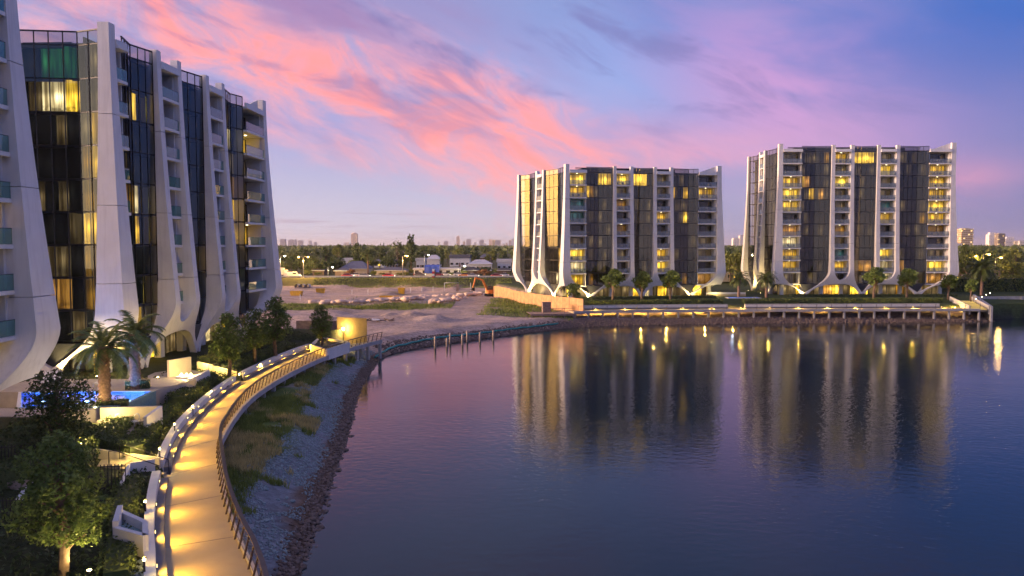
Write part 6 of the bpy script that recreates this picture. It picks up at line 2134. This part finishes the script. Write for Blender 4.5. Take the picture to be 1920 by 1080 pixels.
# ================================================================== SKYLINE
def tower_mat(name, base, lit):
    m, nt, out = new_mat(name)
    b = nt.nodes.new('ShaderNodeBsdfPrincipled')
    vec = ocoord(nt)
    sx = nt.nodes.new('ShaderNodeSeparateXYZ'); nt.links.new(vec.k, sx.inputs[0])
    z = S(nt, sx.outputs[2]); x = S(nt, sx.outputs[0]) + S(nt, sx.outputs[1])
    fl = (z / 3.2)._m('FRACT').step(.35, .5)
    cx = (x / 4.0)._m('FRACT').step(.3, .4)
    k = fl * cx
    c = mixc(nt, k * .6, base, tuple(v_ * .45 for v_ in base))
    nt.links.new(c.k, b.inputs['Base Color']); b.inputs['Roughness'].default_value = .6
    rn = noise(nt, combine(nt, (x / 4.0)._m('FLOOR') * 3.7, (z / 3.2)._m('FLOOR') * 5.3, 1.0), 1.0, 0)
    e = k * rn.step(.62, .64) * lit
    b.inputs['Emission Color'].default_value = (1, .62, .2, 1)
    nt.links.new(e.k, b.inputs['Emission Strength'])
    nt.links.new(b.outputs[0], out.inputs[0])
    return m


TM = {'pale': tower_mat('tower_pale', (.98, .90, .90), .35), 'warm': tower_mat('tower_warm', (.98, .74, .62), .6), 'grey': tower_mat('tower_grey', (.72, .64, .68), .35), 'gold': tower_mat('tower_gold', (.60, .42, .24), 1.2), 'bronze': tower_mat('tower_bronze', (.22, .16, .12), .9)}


def tower(px0, px1, ytop, Y, m_, label, crown='flat', bands=10):
    x0, x1 = gd(px0, Y), gd(px1, Y); W = x1 - x0; zt = zd(ytop, Y)
    e = empty('tower', ((x0 + x1) / 2, Y, 4.0))
    h = zt - 4.0; dp = W * .9
    hb = h * (.9 if crown != 'flat' else .97)
    MB().box(-W / 2, W / 2, 0, dp, 0, hb).build('shaft', TM[m_], e)
    bnd = MB().box(-W / 2 - W * .03, W / 2 + W * .03, -W * .03, dp, -.25, .25).mesh('floor_band', M['line'] if m_ in ('pale', 'gold') else M['concrete'])
    for k in range(bands): ob('floor_band', bnd, e, (0, 0, hb * (k + 1) / (bands + .5)))
    if crown == 'flat': MB().box(-W * .3, W * .25, dp * .2, dp * .7, hb, h).build('plant_room', M['concrete'], e)
    elif crown == 'spire':
        MB().add([(-W * .4, 0, hb), (W * .4, 0, hb), (W * .4, dp * .8, hb), (-W * .4, dp * .8, hb), (W * .1, dp * .4, h)], [(0, 1, 4), (1, 2, 4), (2, 3, 4), (3, 0, 4)]).build('spire', TM[m_], e)
    elif crown == 'round':
        MB().lathe([(W * .5, hb - .01), (W * .45, hb + (h - hb) * .5), (W * .25, hb + (h - hb) * .85), (.5, h)], (0, dp / 2, 0), 12).build('dome', TM[m_], e)
    elif crown == 'step':
        MB().box(-W * .32, W * .5, dp * .1, dp * .8, hb, h).build('upper_step', TM[m_], e)
    return tag(e, label, 'tower', 'skyline towers')


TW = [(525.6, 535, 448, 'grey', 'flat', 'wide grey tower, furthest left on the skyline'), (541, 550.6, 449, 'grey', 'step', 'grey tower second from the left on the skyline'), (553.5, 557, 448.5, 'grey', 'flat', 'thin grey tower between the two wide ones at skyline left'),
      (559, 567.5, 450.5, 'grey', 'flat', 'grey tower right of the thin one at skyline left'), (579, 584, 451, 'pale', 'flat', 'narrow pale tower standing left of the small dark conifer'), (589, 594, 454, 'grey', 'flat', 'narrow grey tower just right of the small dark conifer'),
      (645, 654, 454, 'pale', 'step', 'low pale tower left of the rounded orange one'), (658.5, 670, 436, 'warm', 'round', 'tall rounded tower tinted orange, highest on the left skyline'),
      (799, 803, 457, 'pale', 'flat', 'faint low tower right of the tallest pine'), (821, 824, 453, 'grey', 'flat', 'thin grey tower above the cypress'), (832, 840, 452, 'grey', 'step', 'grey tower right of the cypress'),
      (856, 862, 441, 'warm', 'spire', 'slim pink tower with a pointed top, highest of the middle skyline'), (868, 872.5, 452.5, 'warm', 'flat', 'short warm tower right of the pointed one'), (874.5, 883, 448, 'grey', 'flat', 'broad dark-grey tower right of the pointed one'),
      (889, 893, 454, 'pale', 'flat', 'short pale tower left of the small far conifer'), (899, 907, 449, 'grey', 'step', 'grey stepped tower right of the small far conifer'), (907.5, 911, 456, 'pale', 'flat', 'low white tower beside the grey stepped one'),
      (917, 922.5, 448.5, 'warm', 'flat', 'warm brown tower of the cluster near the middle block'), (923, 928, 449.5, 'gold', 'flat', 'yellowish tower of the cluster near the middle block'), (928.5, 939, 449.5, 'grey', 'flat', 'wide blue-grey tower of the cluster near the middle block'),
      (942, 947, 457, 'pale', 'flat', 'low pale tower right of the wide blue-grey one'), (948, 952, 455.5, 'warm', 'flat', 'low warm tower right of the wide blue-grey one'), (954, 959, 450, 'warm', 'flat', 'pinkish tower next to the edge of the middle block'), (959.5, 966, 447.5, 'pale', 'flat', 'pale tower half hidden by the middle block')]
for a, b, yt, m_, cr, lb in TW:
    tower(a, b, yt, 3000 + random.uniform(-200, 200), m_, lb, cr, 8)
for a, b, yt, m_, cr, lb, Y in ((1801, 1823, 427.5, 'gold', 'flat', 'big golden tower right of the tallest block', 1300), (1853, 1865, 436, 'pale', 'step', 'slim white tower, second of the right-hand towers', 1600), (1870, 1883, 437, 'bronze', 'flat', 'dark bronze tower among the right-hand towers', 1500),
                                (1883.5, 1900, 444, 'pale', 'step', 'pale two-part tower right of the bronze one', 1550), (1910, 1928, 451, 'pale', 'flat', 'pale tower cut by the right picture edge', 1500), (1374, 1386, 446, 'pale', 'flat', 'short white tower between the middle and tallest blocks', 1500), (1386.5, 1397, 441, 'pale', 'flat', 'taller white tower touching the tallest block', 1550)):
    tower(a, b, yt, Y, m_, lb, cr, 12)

# ================================================================== BUILDING SITE ON THE SAND
def onground(px, py, z=3.0):
    x, y = gp(px, py, z)
    for _ in range(4):
        z = height(x, y); x, y = gp(px, py, z)
    return x, y, z


M['yellow'] = mat('yellow_steel', (.75, .42, .03), 0.5, 0.15, 1.5)
M['orange'] = mat('orange_steel', (.80, .25, .04), 0.5, 0.15, 1.5)
# excavator
x, y, z = onground(912, 556)
ex = empty('excavator', (x + 1.5, y, z), R(200))
for sy in (-1, 1):
    tk = MB(); prof = [(-1.7, .1), (-1.3, 0), (1.3, 0), (1.7, .1), (1.85, .45), (1.6, .8), (-1.6, .8), (-1.85, .45)]
    tk.add([(px_, sy * 1.1 - .28, pz) for px_, pz in prof] + [(px_, sy * 1.1 + .28, pz) for px_, pz in prof], [tuple(range(8)), tuple(range(15, 7, -1))] + [(i, 8 + i, 8 + (i + 1) % 8, (i + 1) % 8) for i in range(8)])
    tk.build('track', M['tyre'], ex)
MB().box(-1.7, 1.3, -1.25, 1.25, .95, 1.9).box(-1.9, -1.2, -1.2, 1.2, 1.0, 2.1).build('body', M['orange'], ex)
MB().box(.2, 1.4, .25, 1.2, 1.9, 3.0).build('cab', M['spandrel'], ex)
MB().bar((1.1, -.2, 1.6), (2.6, -.2, 4.6), .4, .5).bar((2.5, -.2, 4.5), (4.6, -.2, 5.2), .36, .45).build('boom', M['orange'], ex)
MB().bar((4.6, -.2, 5.3), (5.4, -.2, 2.4), .3, .36).build('stick', M['orange'], ex)
MB().hexa([(5.0, -.8, 1.6), (6.0, -.8, 1.9), (6.0, .4, 1.9), (5.0, .4, 1.6), (5.0, -.8, 2.5), (5.7, -.8, 2.6), (5.7, .4, 2.6), (5.0, .4, 2.5)]).build('bucket', M['black'], ex)
tag(ex, 'orange excavator with raised boom at the end of the hoarding', 'excavator')


def skip_bin(px, py, L_, W_, H_, label, matl='yellow', rz=0.0):
    x, y, z = onground(px, py)
    e = empty('skip_bin', (x, y, z), rz)
    for sy in (-1, 1): MB().hexa([(-L_ / 2 + .3, sy * W_ / 2 - .04, 0), (L_ / 2 - .3, sy * W_ / 2 - .04, 0), (L_ / 2 - .3, sy * W_ / 2 + .04, 0), (-L_ / 2 + .3, sy * W_ / 2 + .04, 0), (-L_ / 2, sy * W_ / 2 - .04, H_), (L_ / 2, sy * W_ / 2 - .04, H_), (L_ / 2, sy * W_ / 2 + .04, H_), (-L_ / 2, sy * W_ / 2 + .04, H_)]).build('side', M[matl], e)
    for sx in (-1, 1): MB().hexa([(sx * (L_ / 2 - .3) - .04, -W_ / 2, 0), (sx * (L_ / 2 - .3) + .04, -W_ / 2, 0), (sx * (L_ / 2 - .3) + .04, W_ / 2, 0), (sx * (L_ / 2 - .3) - .04, W_ / 2, 0), (sx * L_ / 2 - .04, -W_ / 2, H_), (sx * L_ / 2 + .04, -W_ / 2, H_), (sx * L_ / 2 + .04, W_ / 2, H_), (sx * L_ / 2 - .04, W_ / 2, H_)]).build('end', M[matl], e)
    MB().box(-L_ / 2 + .3, L_ / 2 - .3, -W_ / 2, W_ / 2, .02, H_ * .6).build('load', M['rock_sand'], e)
    return tag(e, label, 'skip', 'yellow skips on the sand')


skip_bin(556, 554, 3.4, 1.8, 1.3, 'yellow skip on the sand nearest the slanted block')
skip_bin(601, 550, 2.8, 1.6, 1.5, 'yellow skip on the sand, second from the slanted block', 'yellow', .2)
skip_bin(753, 552, 2.0, 1.8, 2.0, 'tall square yellow box in the middle of the sand')
skip_bin(730, 561, 5.0, 1.8, .9, 'long low yellow skip at the end of the stone row', 'yellow', .05)
# concrete pipes on a trailer
pr = MB().tube([(0, -1.2, 0), (0, 1.2, 0)], .75, 14, cap=False).tube([(0, 1.2, 0), (0, -1.2, 0)], .58, 14, cap=False).mesh('pipe', M['concrete'])
for k, (dx_, lb) in enumerate(((-1.7, 'left'), (0, 'middle'), (1.7, 'right'))):
    x, y, z = onground(568, 541)
    e = empty('concrete_pipe', (x + dx_, y, z + .75)); ob('shell', pr, e)
    tag(e, lb + ' one of three round concrete pipes below the grass bank', 'pipe', 'concrete pipes')
# sandstone blocks in rows
sbm = [rock_mesh('block%d' % i, 300 + i, M['rock_sand'], .75)[2] for i in range(4)]
kk = 0
ROWN = ['low row at the green strip', 'row joining the long yellow skip', 'upper row right of the yellow box', 'short row nearest the bare slope', 'row ending at the excavator']
rows_b = [((585, 571), (700, 568), 16), ((700, 567), (800, 562), 14), ((735, 564), (865, 557), 20), ((805, 570), (872, 562), 12), ((860, 556), (905, 553), 8)]
for (a, b, n), rn_ in zip(rows_b, ROWN):
    for k in range(n):
        f_ = (k + .5) / n
        x, y, z = onground(a[0] + (b[0] - a[0]) * f_ + random.uniform(-1.5, 1.5), a[1] + (b[1] - a[1]) * f_ + random.uniform(-1.2, 1.2))
        s_ = random.uniform(1.5, 2.8)
        o = ob('sandstone_block', random.choice(sbm), None, (x, y, z + s_ * .2), random.uniform(0, 6), (s_ * 1.25, s_, s_ * random.uniform(.6, .9)))
        tag(o, ORD[k] + ' pinkish sandstone block from the left in the ' + rn_, 'stone block', 'sandstone blocks across the sand')
# white post frame and site pegs
x, y, z = onground(858, 546)
e = empty('goal_frame', (x, y, z))
for q in (-4.0, 4.0): MB().tube([(q, 0, -.2), (q, 0, 2.6)], .07, 6).build('post', M['plastic_white'], e)
MB().tube([(-4.0, 0, 2.55), (0.5, 0, 2.55)], .06, 6).build('crossbar', M['plastic_white'], e); MB().box(-.4, .4, -.2, .2, 0, 2.2).build('board', M['timber'], e)
tag(e, 'white post frame with a dark board standing on the sand', 'frame')
for k, (px, py) in enumerate(((513, 548), (563, 563), (660, 553), (690, 552), (770, 549), (791, 549), (812, 546))):
    x, y, z = onground(px, py)
    tag(MB().tube([(0, 0, -.2), (0, 0, 1.5)], .07, 6).box(-.10, .10, -.02, .02, 1.2, 1.5).build('site_peg', M['plastic_white'], None, (x, y, z)), ORD[k] + ' white marker peg on the sand from the left', 'marker peg', 'white marker pegs')
# driftwood and debris on the dry bed
x, y, z = onground(706, 602)
e = empty('debris_pile', (x, y, z))
rr = random.Random(5)
for k in range(26):
    a = rr.uniform(0, PI); px_, py_ = rr.uniform(-3.2, 3.2), rr.uniform(-.7, .7)
    MB().bar((px_ - math.cos(a) * .6, py_ - math.sin(a) * .4, .1), (px_ + math.cos(a) * .6, py_ + math.sin(a) * .4, rr.uniform(.1, .5)), .12).build('branch', M['bark'], e)
MB().hexa([(-.9, -.5, .2), (.6, -.5, .2), (.6, .4, .2), (-.9, .4, .2), (-.8, -.4, .5), (.5, -.4, .35), (.5, .3, .35), (-.8, .3, .5)]).build('sheet', M['plastic_white'], e)
tag(e, 'low pile of brown driftwood with a white sheet on the bare sand', 'debris')
# grass tufts on the site
n = 26000
X = np.concatenate([RNG.uniform(-60, -14, n // 2), RNG.uniform(-8, 13, n // 4), RNG.uniform(-70, 0, n // 4)]); Y = np.concatenate([RNG.uniform(172, 196, n // 2), RNG.uniform(163, 200, n // 4), RNG.uniform(262, 276, n // 4)])
jn_ = fbm(X, Y, 6.0, 3) - .5
w_ = np.exp(-((Y - (184 + X * .12 + jn_ * 9)) / 6.5) ** 2) * (X < -14) + (X > -8) * (np.abs(X - 4 + jn_ * 10) < 9) * 1.0 * (Y < 200) + (Y > 262)
keep = RNG.random(len(X)) < w_
X, Y = X[keep], Y[keep]
sd_ = sdist(X, Y, [(13.5, 169.5), (10.0, 175), (3.5, 189), (-2.0, 203)])
ok = (sd_ > .3) | (Y > 210); X, Y = X[ok], Y[ok]
grass('grass', np.c_[X, Y], heights(X, Y), .45, M['grass'], 'rough yellow-green grass on the sand and road bank', .10)

# ================================================================== HAZE over the distance
hz, hn, ho = new_mat('evening_haze')
pv_ = hn.nodes.new('ShaderNodeVolumePrincipled')
pv_.inputs['Color'].default_value = (.90, .86, .90, 1)
pv_.inputs['Density'].default_value = 0.00008
pv_.inputs['Anisotropy'].default_value = 0.2
hn.links.new(pv_.outputs[0], ho.inputs['Volume'])
tag(MB().box(-9100, 9100, -1600, 12100, -4.0, 95.0).build('haze', hz), 'thin lilac evening haze over the far suburbs', None, None, 'stuff')
